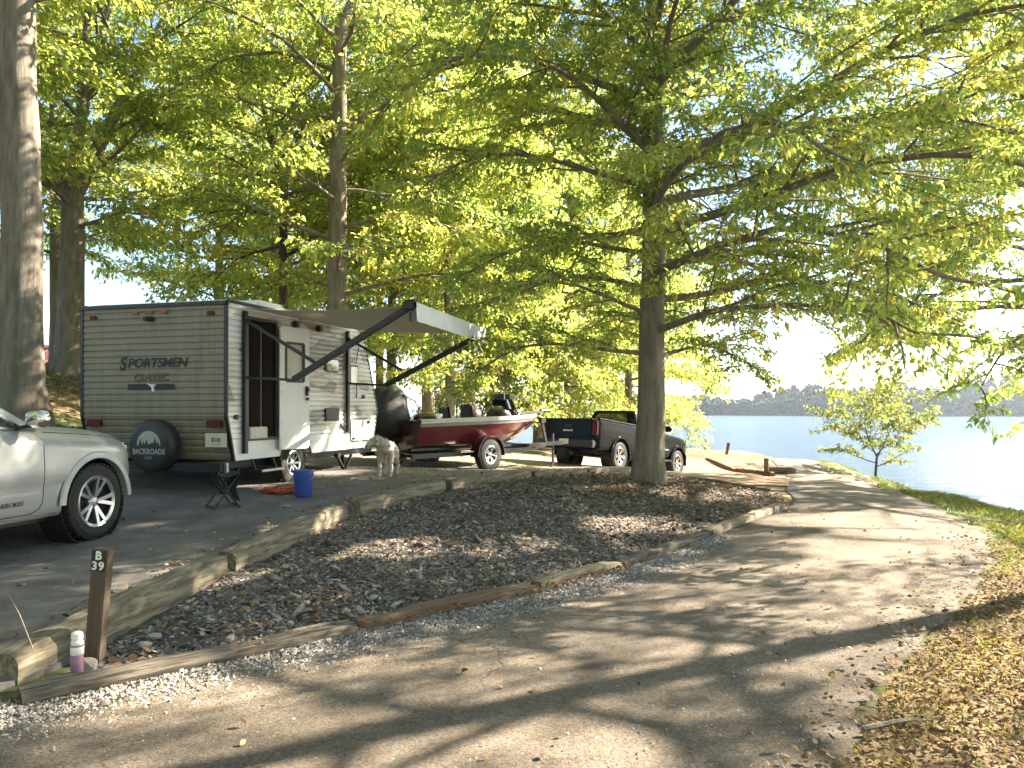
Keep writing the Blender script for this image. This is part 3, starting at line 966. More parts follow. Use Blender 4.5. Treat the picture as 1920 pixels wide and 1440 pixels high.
# tall trunk right behind the camper
g = grow(14, 17, .27, 3.4, 4.6, 44, droop=.28, lv2=11, lv3=6, per=15, spread=.08, forks=((.62, R(170), R(14), 7.5, .62), (.60, R(15), R(20), 7, .5)), elev=(5, 50), flare=1.4, l3len=.48)
plant('tall_tree', gz(-4.15, 18.6), wood_mesh(g), leaf_mesh(g, .125), 'tall straight grey trunk rising right behind the camper roof')

# slim dark trunk
g = grow(15, 14, .16, 4.6, 4.6, 34, droop=.2, lv2=10, lv3=6, per=15, spread=.09, forks=((.48, R(15), R(15), 6, .6), (.48, R(200), R(18), 6, .6)), elev=(8, 55))
plant('slim_tree', gz(-6.75, 22.8), wood_mesh(g, m='bark_dark'), leaf_mesh(g, .15), 'slim dark tree behind the camper, left of the tall straight trunk')

# tree on the right beyond the picture edge: its boughs hang in
g = grow(16, 13.5, .24, 4.2, 5.3, 52, droop=.36, lv2=14, lv3=9, per=18, spread=.06, l3len=.42, elev=(4, 55))
plant('lakeside_tree', gz(15.2, 20.5, .5), wood_mesh(g), leaf_mesh(g, .105, warm=.10, keep=sun_cut_keep(gz(15.2, 20.5, .5), R(70), 1.35)), 'lakeside tree whose low drooping boughs hang in from the right edge over the water', rz=R(70), sc=1.35)
g = grow(18, 14.5, .20, 6.4, 5.0, 32, droop=.28, lv2=12, lv3=8, per=14, spread=.07, l3len=.45, elev=(8, 58))
plant('lakeside_tree', gz(10.1, 9.4), wood_mesh(g), leaf_mesh(g, .088, warm=.14), 'nearer lakeside tree whose high yellowing boughs fill the top right corner', rz=R(20))

# tree by the water
g = grow(17, 3.9, .065, .9, 2.5, 22, droop=.14, lv2=9, lv3=6, per=13, spread=.06, l3len=.34, l2len=.5, elev=(12, 55), flare=1.2, tw_r=.005, lean=(.3, 0),
         forks=((.42, R(15), R(32), 2.2, .6), (.42, R(185), R(34), 2.0, .6)), shape=lambda t: .75 + .3 * min(1, t / .3) - .45 * max(0, t - .5))
plant('small_tree', (14.15, 30, -1.55), wood_mesh(g, m='bark_dark'), leaf_mesh(g, .125, pal=[c * .5 for c in PAL]), 'small round-crowned tree standing alone at the water edge', sc=.9)

# woodland behind the pad and on the hill: four kinds, copied
KIND = []
for k, (sd, hh, cf, rc, nl, dr_) in enumerate(((31, 14, 3.6, 5.0, 34, .25), (32, 16, 2.6, 4.6, 38, .3), (33, 12, 3.0, 4.8, 32, .2), (34, 13, 1.3, 4.2, 34, .34))):
    g = grow(sd, hh, .22, cf, rc, nl, droop=dr_, lv2=11, lv3=7, per=15, spread=.12, l3len=.6, elev=(4, 55), tw_r=.008)
    KIND.append((wood_mesh(g), leaf_mesh(g, .165)))
WOOD = [
 (-2.62, 24, 0, .98, 'thick trunk standing behind the covered outboard motor'),
 (-1.75, 21.6, 1, .72, 'slimmer trunk standing behind the middle of the red boat'),
 (1.15, 33, 1, .95, 'pale trunk of a close pair behind the bow of the boat, the left one'),
 (1.85, 35, 0, 1.0, 'pale trunk of a close pair above the pickup bed, the right one'),
 (4.0, 45, 2, 1.0, 'distant thin trunk seen above the pickup tailgate'),
 (-9.2, 30, 1, 1.0, 'leafy tree up the slope, half hidden by the camper rear'),
 (-16, 27, 0, 1.05, 'leafy tree on the hill between the thick trunk and the forked tree'),
 (-14.5, 38, 2, 1.25, 'far leafy tree on the hill crest behind the forked tree'),
 (-5.2, 33, 2, 1.1, 'leafy tree far behind the camper awning'),
 (-1.2, 41, 1, 1.15, 'far leafy tree seen through the awning arms'),
 (-21, 22, 1, 1.0, 'leafy tree at the left edge behind the thick trunk'),
 (6.2, 41, 3, 1.15, 'low-branched tree behind the pickup cab'),
 (2.5, 33.5, 3, .95, 'bright low-branched tree between the pickup and the big trunk'),
 (8.6, 50, 3, 1.2, 'farthest tree by the lake behind the pickup bonnet'),
 (-7.5, 44, 0, 1.2, 'far tree on the crest above the camper roof'),
 (-.6, 29.5, 3, .9, 'sunny low-branched tree behind the boat console'),
 (-12.5, 15.2, 2, .95, 'leafy tree uphill whose boughs fill the top left corner'),
]
for i, (x, y, k, s, lab) in enumerate(WOOD):
    plant('woodland_tree', gz(x, y), KIND[k][0], KIND[k][1], lab, 'woodland trees behind the camping pad', rz=i * 1.7, sc=s)
# shade from the trees on the lake side of the road, out of the picture
for i, (x, y, k, s, lab) in enumerate(((14.5, 3.5, 3, .8, 'tree on the lake bank right of the picture'), (12.5, -1.5, 0, .8, 'second tree on the lake bank right of the picture'))):
    plant('bank_tree', gz(x, y), KIND[k][0], KIND[k][1], lab, 'trees on the lake bank', rz=i * 2.1 + .4, sc=s)

# unseen trees added behind and left of the camera to block sky light
for i, (x, y, k, s, lab) in enumerate(((-7.5, -4.5, 0, .9, 'unseen added tree behind the camera across the road'), (-13, -1, 1, .95, 'unseen added tree left of the camera beyond the pad'), (1.5, -8, 1, .95, 'unseen added tree behind the camera on the road side'), (-15, 7, 2, 1.0, 'unseen added tree uphill left of the silver car'), (-4, -12, 2, 1.1, 'farther unseen added tree behind the camera'), (7, -10, 0, .9, 'unseen added tree behind the camera on the lake side'), (-20, -8, 0, 1.1, 'far unseen added tree behind the camera up the slope'))):
    plant('woodland_tree', gz(x, y), KIND[k][0], KIND[k][1], lab, 'unseen trees added to darken the shade', rz=i * 1.3, sc=s)

# ------------------------------------------------------------------ ground cover
def scatter_in(poly, n, seed, dens=None):
    r = np.random.default_rng(seed)
    P = np.array(poly); lo, hi = P.min(0), P.max(0)
    out = []
    while sum(len(o) for o in out) < n:
        q = lo + r.random((n * 2, 2)) * (hi - lo)
        m = inside(poly, q[:, 0], q[:, 1])
        if dens is not None: m &= r.random(len(q)) < dens(q[:, 0], q[:, 1])
        out.append(q[m])
    return np.concatenate(out)[:n], r

def chips(name, q, r, size, colr, material, thick=.35, lift=.35, kind='stuff', label=None, dz=None, shard=False):
    """angular flat pieces: an 8-cornered lump each, six sides"""
    n = len(q)
    base = np.array([(a, b, c) for a in (-1, 1) for b in (-1, 1) for c in (-1, 1)], float)
    if shard: base = np.array([(-1, -.8, -.6), (1, -.7, -.6), (.7, .9, -.6), (-.8, .8, -.5), (.1, .1, .9)], float)
    nb = len(base)
    S_ = size * np.exp(r.normal(0, .35, (n, 1))) * np.stack([r.uniform(.7, 1.9, n), r.uniform(.3, .75, n), thick * r.uniform(.35, 1.1, n)], 1)
    V = base[None] * S_[:, None] * .5 * r.uniform(.55, 1.15, (n, nb, 1))
    az = r.uniform(0, 6.283, n); ti = r.normal(0, .35, n)
    ca, sa = np.cos(az)[:, None], np.sin(az)[:, None]; ct, st = np.cos(ti)[:, None], np.sin(ti)[:, None]
    x, y, z = V[..., 0], V[..., 1], V[..., 2]
    x, z = x * ct - z * st, x * st + z * ct
    x, y = x * ca - y * sa, x * sa + y * ca
    zz = H(q[:, 0], q[:, 1]) + (0 if dz is None else dz(q[:, 0], q[:, 1]))
    V = np.stack([x + q[:, :1], y + q[:, 1:2], z + (zz + S_[:, 2] * lift)[:, None]], -1).reshape(-1, 3)
    f = np.array([(0, 1, 3, 2), (4, 6, 7, 5), (0, 4, 5, 1), (2, 3, 7, 6), (0, 2, 6, 4), (1, 5, 7, 3)])
    if shard:
        f = np.array([(0, 1, 4), (1, 2, 4), (2, 3, 4), (3, 0, 4)])
        me = fast_mesh(name, V, T=(f[None] + (np.arange(n) * 5)[:, None, None]).reshape(-1, 3))
    else:
        me = fast_mesh(name, V, Q=(f[None] + (np.arange(n) * 8)[:, None, None]).reshape(-1, 4))
    set_col(me, np.repeat(colr(n, r), nb, 0))
    o = link(name, me, material)
    return tag(o, label, kind=kind)

def isl_z(x, y):
    b = (vnoise(x, y, 1.1, 1) - .5) * .07 + (vnoise(x, y, 3.1, 2) - .5) * .035
    e = np.clip(np.minimum(dist_line(RL, x, y), dist_line(PAD, x, y, True)) / .6, 0, 1)
    return b * e - .012 + .06 * np.clip(dist_line(ISLAND, x, y, True), 0, 1)

def pick(cols, p, lo=.7, hi=1.3):
    cols = np.array(cols)
    def f(n, r):
        return cols[r.choice(len(cols), n, p=p)] * r.uniform(lo, hi, (n, 1))
    return f
M['chip'] = mat('mulch_chip', (.8, .8, .8), (1.2, 1.2, 1.2), scale=30, rough=.9, attr='tint')
near = lambda x, y: np.clip(1.25 - (np.hypot(x, y) - 5) / 14, .25, 1)
q, r = scatter_in(ISLAND, 95000, 41, near)
chips('mulch', q, r, .036, pick([(.115, .095, .084), (.19, .162, .14), (.30, .26, .225), (.145, .098, .068), (.42, .38, .33)], [.33, .33, .17, .12, .05]), M['chip'], shard=True, thick=.5, label='grey-brown shredded mulch covering the island bed', dz=isl_z)
q, r = scatter_in(ISLAND, 800, 42, near)
chips('mulch', q, r, .06, pick([(.09, .075, .065), (.16, .135, .112), (.30, .26, .22), (.09, .06, .042)], [.38, .34, .12, .16]), M['chip'], thick=.35, label='larger bark pieces and stones among the mulch', dz=isl_z)

# individual pale stones lying in the bed
M['stone'] = mat('pale_stone', (.28, .25, .215), (.44, .40, .35), scale=9, rough=.9, bump=.4)
bm = bmesh.new(); bmesh.ops.create_icosphere(bm, subdivisions=2, radius=1)
rs = np.random.default_rng(3)
stone_me = []
for k in range(3):
    b2 = bm.copy()
    for v in b2.verts:
        v.co *= 1 + rs.uniform(-.16, .16)
        v.co.x = max(-.75, min(.8, v.co.x)); v.co.z = max(-.6, min(.62, v.co.z)); v.co.y *= .75
    me = bpy.data.meshes.new('stone'); b2.to_mesh(me); b2.free(); me.materials.append(M['stone']); stone_me.append(me)
bm.free()
for i, (a, b, s) in enumerate([(432,1196,.05),(290,1192,.055),(395,1163,.04),(272,1208,.05),(545,1168,.035),(620,1095,.05),(700,1120,.045),(980,1003,.06),(760,1063,.05),(880,1082,.05),(1075,1032,.07),(1168,1046,.06),(650,1145,.045),(820,1025,.05),(1290,985,.07),(350,1140,.04),(480,1128,.04),(575,1130,.045),(940,1060,.05),(720,1160,.05)]):
    zz = .1
    for _ in range(6):
        x, y, _z = px(a, b, zz); zz = h1(x, y) + .05
    o = link('stone', stone_me[i % 3]); o.location = (x, y, zz); s *= .8; o.scale = (s * 1.25, s * .8, s * .65); o.rotation_euler = (rs.uniform(-.3, .3), rs.uniform(-.3, .3), rs.uniform(0, 6))
    tag(o, 'pale angular stone lying in the mulch bed', 'stone', 'pale stones in the mulch bed')
x, y = -2.56, 4.62
o = link('stone', stone_me[1]); o.location = (x, y, h1(x, y) + .05); o.scale = (.075, .06, .055)
tag(o, 'white stone between the spray can and the numbered post', 'stone')

# gravel shoulder
GL = [p for p in RL if p[0] > -9 and p[1] < 9.2]
def gz_poly():
    P = np.array(GL); t = np.gradient(P, axis=0); t /= np.linalg.norm(t, axis=1, keepdims=True)
    nrm = np.stack([t[:, 1], -t[:, 0]], 1)
    w = np.interp(P[:, 1], [0, 4, 6.5, 9.2], [.75, .75, .62, .3])[:, None]
    return [tuple(p) for p in P - nrm * .02] + [tuple(p) for p in (P + nrm * w)[::-1]]
GPOLY = gz_poly()
gd = lambda x, y: np.clip(1.15 - dist_line(GL, x, y) / np.interp(y, [0, 6.5, 9], [.72, .6, .3]), .02, 1) ** 1.2
q, r = scatter_in(GPOLY, 44000, 43, gd)
M['pebble'] = mat('gravel', (.85, .85, .85), (1.15, 1.15, 1.15), scale=40, rough=.9, attr='tint')
def road_dz(x, y): return np.full(np.shape(x), .022)
chips('gravel', q, r, .0165, pick([(.34, .315, .285), (.25, .23, .21), (.44, .41, .375), (.16, .145, .13), (.29, .235, .18)], [.3, .25, .17, .17, .11]), M['pebble'], shard=True, thick=.9, label='pale crushed gravel along the road timbers', dz=road_dz)
# loose grit over the whole near road
q, r = scatter_in([(-3, 1.5), (1.5, 2.6), (6, 8), (6.6, 12), (4.6, 12), (1.6, 8), (-2.5, 4)], 12000, 44, lambda x, y: np.clip(1.2 - y / 10, .1, 1))
q = q[inside(ROADPOLY, q[:, 0], q[:, 1])]
chips('gravel', q, r, .009, pick([(.4, .35, .28), (.24, .2, .16), (.16, .13, .1)], [.4, .35, .25]), M['pebble'], shard=True, thick=.9, label='loose grit scattered on the road', dz=lambda x, y: np.full(np.shape(x), .035))

def leaf_litter(name, q, r, size, pal, p, z, label, curl=.5):
    n = len(q)
    L = size * r.uniform(.5, 1.4, n)[:, None]; W = L * r.uniform(.35, .75, n)[:, None]
    az = r.uniform(0, 6.283, n); 
    d = np.stack([np.cos(az), np.sin(az), r.normal(.05, .35, n)], 1); d /= np.linalg.norm(d, axis=1, keepdims=True)
    up = np.stack([r.normal(0, .55, n), r.normal(0, .55, n), np.ones(n)], 1)
    s = np.cross(d, up); s /= np.linalg.norm(s, axis=1, keepdims=True); nn_ = np.cross(s, d)
    c = np.stack([q[:, 0], q[:, 1], z + .012 + r.exponential(.012, n)], 1)
    f = (W * r.uniform(.0, curl, n)[:, None])
    V = np.stack([c - d * L / 2, c - d * L * .12 + s * W / 2 + nn_ * f, c + d * L * .22 + s * W * .4 + nn_ * f, c + d * L / 2 + nn_ * f * .8, c + d * L * .22 - s * W * .4 + nn_ * f, c - d * L * .12 - s * W / 2 + nn_ * f], 1).reshape(-1, 3)
    i = np.arange(n) * 6
    T = np.concatenate([np.stack([i, i + 1, i + 5], 1), np.stack([i + 1, i + 2, i + 5], 1), np.stack([i + 5, i + 2, i + 4], 1), np.stack([i + 2, i + 3, i + 4], 1)])
    me = fast_mesh(name, V, T=T)
    set_col(me, np.repeat(pick(pal, p)(n, r), 6, 0))
    return tag(link(name, me, M['litter']), label, kind='stuff')
LP = [(.26, .17, .088), (.33, .245, .14), (.17, .105, .056), (.40, .33, .23), (.11, .072, .044)]
VERGE = [(1.3, 2.6), (1.5, 3.45), (2.3, 4.6), (3.5, 6.0), (4.9, 7.8), (5.85, 9.5), (6.4, 10.8), (8.0, 11.4), (8.6, 6), (7, 2)]
q, r = scatter_in(VERGE, 34000, 51, lambda x, y: np.clip(1.35 - np.hypot(x - 2.5, y - 4) / 5.5, .06, 1))
leaf_litter('leaf_litter', q, r, .033, LP, [.3, .22, .24, .07, .17], H(q[:, 0], q[:, 1]), 'tan dry leaf litter covering the verge at the lower right')
q, r = scatter_in([(-20, 10), (-7.8, 9), (-7, 13), (-5.5, 17), (-3, 23), (-8, 32), (-24, 30)], 9000, 52)
leaf_litter('leaf_litter', q, r, .13, LP, [.35, .22, .28, .05, .1], H(q[:, 0], q[:, 1]), 'brown leaves lying on the grassy hill behind the camper')
q, r = scatter_in(ISLAND, 2600, 53, lambda x, y: .25 + .75 * np.exp(-np.hypot(x - 2.6, y - 12.2) ** 2 / 3))
leaf_litter('leaf_litter', q, r, .06, [(.30, .19, .10), (.40, .28, .17), (.2, .12, .07)], [.4, .3, .3], H(q[:, 0], q[:, 1]) + isl_z(q[:, 0], q[:, 1]), 'brown dead leaves scattered over the mulch round the big trunk')
q, r = scatter_in([(-3, 2), (1.6, 3.2), (4.9, 7.5), (6.2, 11), (4.6, 12.5), (1.6, 8.2), (-2.4, 4.2)], 900, 54, lambda x, y: .025 + np.exp(-dist_line(RR, x, y) / .16))
q = q[inside(ROADPOLY, q[:, 0], q[:, 1])]
leaf_litter('leaf_litter', q, r, .04, LP, [.3, .2, .3, .1, .1], H(q[:, 0], q[:, 1]) + .03, 'stray dry leaves lying on the road')
q, r = scatter_in([(-1.9, 4.95), (-1.2, 5.42), (.2, 6.55), (1.1, 7.5), (1.15, 7.35), (.25, 6.45), (-1.1, 5.3), (-1.8, 4.8)], 420, 55)
leaf_litter('leaf_litter', q, r, .04, [(.30, .15, .08), (.24, .13, .07), (.4, .26, .15)], [.4, .4, .2], H(q[:, 0], q[:, 1]) + .03, 'reddish dead leaves drifted against the road timber')

q, r = scatter_in([(p[0] - .45, p[1] + .25) for p in PADLINE[1:8]] + [(p[0] - .1, p[1] + .05) for p in PADLINE[7:0:-1]], 900, 56)
leaf_litter('leaf_litter', q, r, .045, LP, [.35, .25, .25, .1, .05], H(q[:, 0], q[:, 1]) + .03, 'dry leaves gathered along the inner edge of the pad timbers')
q, r = scatter_in([(-6, 6), (-3, 6), (-2.3, 9.5), (-.5, 13.5), (2, 18), (4, 20), (0, 22), (-2.5, 16)], 700, 57)
leaf_litter('leaf_litter', q, r, .045, LP, [.3, .3, .25, .1, .05], H(q[:, 0], q[:, 1]) + .03, 'stray dry leaves lying about the camping pad')

def blades(name, q, r, hgt, wid, pal, p, label, lean=.5):
    n = len(q)
    z = H(q[:, 0], q[:, 1]) - .01
    az = r.uniform(0, 6.283, n); h_ = hgt * r.uniform(.4, 1.3, n)
    s = np.stack([np.cos(az), np.sin(az), np.zeros(n)], 1) * (wid * r.uniform(.6, 1.3, n))[:, None]
    l = np.stack([r.normal(0, lean, n), r.normal(0, lean, n), np.ones(n)], 1) * h_[:, None]
    b = np.stack([q[:, 0], q[:, 1], z], 1)
    V = np.stack([b - s, b + s, b + l * .55 + s * .7, b + l * np.array((1.35, 1.35, .95))], 1).reshape(-1, 3)
    i = np.arange(n) * 4
    T = np.concatenate([np.stack([i, i + 1, i + 2], 1), np.stack([i, i + 2, i + 3], 1)])
    me = fast_mesh(name, V, T=T)
    set_col(me, np.repeat(pick(pal, p)(n, r), 4, 0))
    return tag(link(name, me, M['grass']), label, kind='stuff')
GPAL = [(.085, .13, .025), (.13, .165, .035), (.20, .19, .06), (.32, .26, .12)]
BANK = [(5.95, 9.2), (6.75, 11.8), (7.5, 14.4), (8.3, 17), (9.85, 20.8), (11.7, 27), (12.9, 32.6), (13.8, 40), (15.2, 40), (14.2, 31), (11.3, 21), (10, 15), (9.6, 11), (9.2, 7), (7.8, 6), (5.6, 8)]
q, r = scatter_in(BANK, 46000, 61, lambda x, y: np.clip(9 / y, .12, 1) * np.clip(vnoise(x, y, .7, 77) * 2.2 - .2, .15, 1))
blades('grass', q, r, .075, .006, GPAL, [.4, .35, .17, .08], 'short bright green grass on the lake bank')
q, r = scatter_in(VERGE, 14000, 62, lambda x, y: np.clip((vnoise(x, y, 1.3, 78) - .45) * 5, 0, 1))
blades('grass', q, r, .06, .003, GPAL, [.25, .3, .2, .25], 'thin grass coming up through the leaf litter')
q, r = scatter_in([(-22, 10), (-7.8, 9), (-7, 13), (-5.5, 17), (-3, 23), (-8, 34), (-26, 32)], 26000, 63, lambda x, y: np.clip((vnoise(x, y, .5, 79) - .3) * 3, .05, 1))
blades('grass', q, r, .11, .012, GPAL, [.3, .3, .25, .15], 'patchy grass on the hill behind the camper')

def twig(a, b, rr, label, bend=.02):
    a, b = Vector(a), Vector(b); mid = (a + b) / 2 + Vector((bend, -bend, bend))
    mb = MB().tube([a, mid, b], [rr, rr * .9, rr * .5], 5)
    return tag(mb.build('stick', M['bark'], None, smooth=60), label, 'stick')
def rz(x, y, d=.045): return (x, y, h1(x, y) + d)
twig(rz(1.70, 3.72), rz(2.02, 3.82, .05), .014, 'thick broken stick at the road edge near the lower right leaf litter')
twig(rz(3.08, 5.52), rz(3.24, 5.45), .011, 'small dark stick lying on the road beside the verge')
twig(rz(4.42, 7.55), rz(4.78, 7.6), .009, 'thin stick lying flat on the road bend')
twig((-2.62, 4.2, .28), (-2.79, 4.22, .62), .004, 'pale stalk standing in for a flare streak at the lower left')  # added stalk in place of a streak of lens flare
# ------------------------------------------------------------------ wheels
def wheel(parent, c, r, w, rim_r, side, spokes=10, rim_mat='alloy', dish='dark_alloy', paired=False, lug=False, spoke_w=.16):
    """wheel with its axle along Y; side = -1 shows its face to -Y"""
    e = bpy.data.objects.new('wheel', None); COL.objects.link(e); e.parent = parent; e.location = c; e.empty_display_size = .1
    mb = MB()
    h = w / 2
    mb.lathe([(rim_r, -h * .8), (rim_r + .012, -h), (r - .05, -h * 1.04), (r - .012, -h * .86), (r, -h * .6), (r, h * .6), (r - .012, h * .86), (r - .05, h * 1.04), (rim_r + .012, h), (rim_r, h * .8)], (0, 0, 0), 'y', 40, closed=True)
    # tread blocks
    nb = 44
    for k in range(nb):
        a = 2 * math.pi * k / nb
        for q in (-.42, 0, .42):
            aa = a + (0.07 if q == 0 else 0)
            p = Vector((math.cos(aa) * (r + .001), q * w * .8, math.sin(aa) * (r + .001)))
            mb.box(p, (r * .085, w * .27, .012), Matrix.Rotation(-aa + math.pi / 2, 3, 'Y'))
    mb.build('tyre', M['rubber'], e, smooth=35, fix=False)
    s = side
    d = MB().lathe([(rim_r + .004, s * h * .92), (rim_r - .012, s * h * .95), (rim_r - .02, s * h * .8), (rim_r - .035, s * h * .35), (.06, s * h * .25), (0, s * h * .25)] if s > 0 else
                   [(0, s * h * .25), (.06, s * h * .25), (rim_r - .035, s * h * .35), (rim_r - .02, s * h * .8), (rim_r - .012, s * h * .95), (rim_r + .004, s * h * .92)], (0, 0, 0), 'y', 40, cap=False)
    d.build('rim_barrel', M[dish], e, smooth=30, fix=False)
    m = MB()
    m.lathe([(rim_r - .030, s * h * .80), (rim_r + .006, s * h * .96), (rim_r - .002, s * h * 1.0), (rim_r - .032, s * h * .88)], (0, 0, 0), 'y', 40, closed=True)
    for k in range(spokes):
        a = 2 * math.pi * k / spokes
        offs = (-spoke_w, spoke_w) if paired else (0,)
        for of in offs:
            a0, a1 = a + of * .35, a + of
            P0 = Vector((math.cos(a0) * .055, s * h * .62, math.sin(a0) * .055)); P1 = Vector((math.cos(a1) * (rim_r - .018), s * h * .86, math.sin(a1) * (rim_r - .018)))
            m.bar(P0, P1, .034 * rim_r / .24, .03, up=(0, s, 0))
    m.lathe([(0, s * h * .80), (.04, s * h * .78), (.066, s * h * .6), (.066, s * h * .3)] if s > 0 else [(.066, s * h * .3), (.066, s * h * .6), (.04, s * h * .78), (0, s * h * .80)], (0, 0, 0), 'y', 20)
    if lug:
        for k in range(6):
            a = 2 * math.pi * k / 6
            m.box((math.cos(a) * .075, s * h * .62, math.sin(a) * .075), (.022, .03, .022))
    m.build('rim', M[rim_mat], e, smooth=35, fix=False)
    return e

# ------------------------------------------------------------------ travel trailer
AX = Vector((.279, .960)); AX.normalize()          # forward along the body
TZ = .42
camper = root('travel_trailer', (-3.82, 10.3, TZ), (AX.x, AX.y))
tag(camper, 'travel trailer with beige ribbed rear, white grey side and extended awning', 'travel trailer')
# local: x forward (s), y left (b; the visible side is y = 0, outwards is -y), z up
W_ = 2.42
SIDE = [(0, 1.07), (0, 2.56), (.05, 2.62), (3.55, 2.62), (3.80, 2.55), (3.97, 2.38), (4.47, 1.13), (4.27, .46), (.16, .46)]
def smin(z): return np.interp(z, [.46, 1.07, 2.56, 2.62], [.16, 0, 0, .05])
def smax(z): return np.interp(z, [.46, 1.13, 2.38, 2.55, 2.62], [4.27, 4.47, 3.97, 3.80, 3.55])
def siding_mat(name, graphics):
    m = mat(name, (.70, .69, .66), (.76, .75, .72), scale=3, rough=.35, spec=.5)
    if not graphics: return m
    nt = m.node_tree; N, L = nt.nodes, nt.links
    p = N['Principled BSDF']
    tc = N.new('ShaderNodeTexCoord'); sx_ = N.new('ShaderNodeSeparateXYZ'); L.new(tc.outputs['Object'], sx_.inputs[0])
    # printed grey and tan swooshes that fade towards white at the skirt
    mp = N.new('ShaderNodeMapping'); mp.inputs['Scale'].default_value = (.75, 1, 2.2); mp.inputs['Rotation'].default_value = (0, R(14), 0); L.new(tc.outputs['Object'], mp.inputs[0])
    nz = N.new('ShaderNodeTexNoise'); nz.inputs['Scale'].default_value = 1.15; nz.inputs['Detail'].default_value = 1.5; L.new(mp.outputs[0], nz.inputs['Vector'])
    cr = N.new('ShaderNodeValToRGB'); e = cr.color_ramp.elements
    e[0].position = .40; e[0].color = (.33, .28, .235, 1); e[1].position = .62; e[1].color = (.70, .69, .66, 1)
    k = e.new(.46); k.color = (.24, .215, .19, 1); k = e.new(.47); k.color = (.55, .50, .43, 1); k = e.new(.55); k.color = (.60, .56, .50, 1)
    L.new(nz.outputs['Fac'], cr.inputs[0])
    mr = N.new('ShaderNodeMapRange'); mr.inputs['From Min'].default_value = .78; mr.inputs['From Max'].default_value = .95; L.new(sx_.outputs['Z'], mr.inputs['Value'])
    mx = N.new('ShaderNodeMix'); mx.data_type = 'RGBA'; mx.inputs['A'].default_value = (.80, .80, .79, 1)
    L.new(mr.outputs[0], mx.inputs['Factor']); L.new(cr.outputs[0], mx.inputs['B']); L.new(mx.outputs['Result'], p.inputs['Base Color'])
    return m
M['rear_skin'] = mat('beige_siding', (.20, .173, .128), (.23, .20, .15), scale=2.0, rough=.42, stretch=(5, 5, .45), c3=(.15, .128, .094), c3scale=1.6, c3lo=.5, c3hi=.8)
M['side_skin'] = siding_mat('printed_siding', True)
M['white_skin'] = siding_mat('white_siding', False)
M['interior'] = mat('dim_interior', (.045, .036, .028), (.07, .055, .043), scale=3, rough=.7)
M['cabinet'] = mat('brown_cabinet', (.06, .036, .027), (.085, .054, .04), scale=4, rough=.5, stretch=(6, 6, .6))

def ribbed(f_pt, z0, z1, spans, pitch, depth):
    """horizontal ribs: f_pt(s, z, out) -> point; spans(z) -> list of (a, b)"""
    mb = MB()
    n = int(round((z1 - z0) / pitch))
    for i in range(n):
        for (u0, u1, o0, o1) in ((0, .12, 0, 0), (.12, .3, 0, 1), (.3, .82, 1, 1), (.82, 1, 1, 0)):
            za = z0 + (i + u0) * (z1 - z0) / n; zb_ = z0 + (i + u1) * (z1 - z0) / n
            for (a, b) in zip(spans(za), spans(zb_)):
                if a[1] - a[0] < 1e-3 and b[1] - b[0] < 1e-3: continue
                mb.add([f_pt(a[0], za, o0 * depth), f_pt(a[1], za, o0 * depth), f_pt(b[1], zb_, o1 * depth), f_pt(b[0], zb_, o1 * depth)], [(0, 1, 2, 3)])
    return mb
DO = (.40, 1.10, .74, 2.44)      # door opening s0, s1, z0, z1
# structural box a little inside the skins, with the doorway and the wheel well cut out
mb = MB()
ins = [(s + (.014 if s < 2 else -.014), z + (.014 if z < 1 else -.014)) for (s, z) in SIDE]
mb.prism(ins, lambda p: Vector((p[0], .012, p[1])), lambda p: Vector((p[0], W_ - .012, p[1])))
shell = mb.build('body', M['white_skin'], camper)
c1 = MB().box(((DO[0] + DO[1]) / 2, .55, (DO[2] + DO[3]) / 2), (DO[1] - DO[0], 1.3, DO[3] - DO[2])).build('c', None); c1.parent = camper
c2 = MB().lathe([(.42, -.2), (.42, .36)], (1.68, 0, .33), 'y', 32).build('c', None); c2.parent = camper
bpy.context.view_layer.update()
cut(shell, [c1, c2])
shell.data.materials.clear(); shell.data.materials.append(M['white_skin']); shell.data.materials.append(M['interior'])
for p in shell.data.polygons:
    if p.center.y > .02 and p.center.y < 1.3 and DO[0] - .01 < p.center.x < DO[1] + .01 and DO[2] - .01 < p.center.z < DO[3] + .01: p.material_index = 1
def spans_side(z):
    a, b = float(smin(z)), float(smax(z))
    if DO[2] - .001 < z < DO[3] + .001:
        return [(a, DO[0]), (DO[1], b)]
    return [(a, DO[1]), (DO[1], b)]
side = ribbed(lambda s, z, o: Vector((s, .008 - .0 - o, z)), .74, 2.60, spans_side, .078, .016).build('side_wall', M['side_skin'], camper, fix=False)
# smooth white skirt with the wheel arch
mb = MB()
N_ = 60
for i in range(N_):
    x0 = .16 + (4.27 - .16) * i / N_; x1 = .16 + (4.27 - .16) * (i + 1) / N_
    def zlo(x):
        d = abs(x - 1.68)
        return .46 if d > .43 else max(.46, .33 + math.sqrt(max(0, .43 ** 2 - d * d)))
    xa = x0 - .076 if i == 0 else x0; xb = x1 + .09 if i == N_ - 1 else x1
    mb.add([(x0, -.004, zlo(x0)), (x1, -.004, zlo(x1)), (xb, -.004, .75), (xa, -.004, .75)], [(0, 1, 2, 3)])
mb.build('skirt', M['white_skin'], camper, fix=False)
def rear_x(z): return float(smin(z))
ribbed(lambda b, z, o: Vector((rear_x(z) - .002 - o, b, z)), .47, 2.585, lambda z: [(.02, W_ - .02)], .088, .010).build('rear_wall', M['rear_skin'], camper, fix=False)
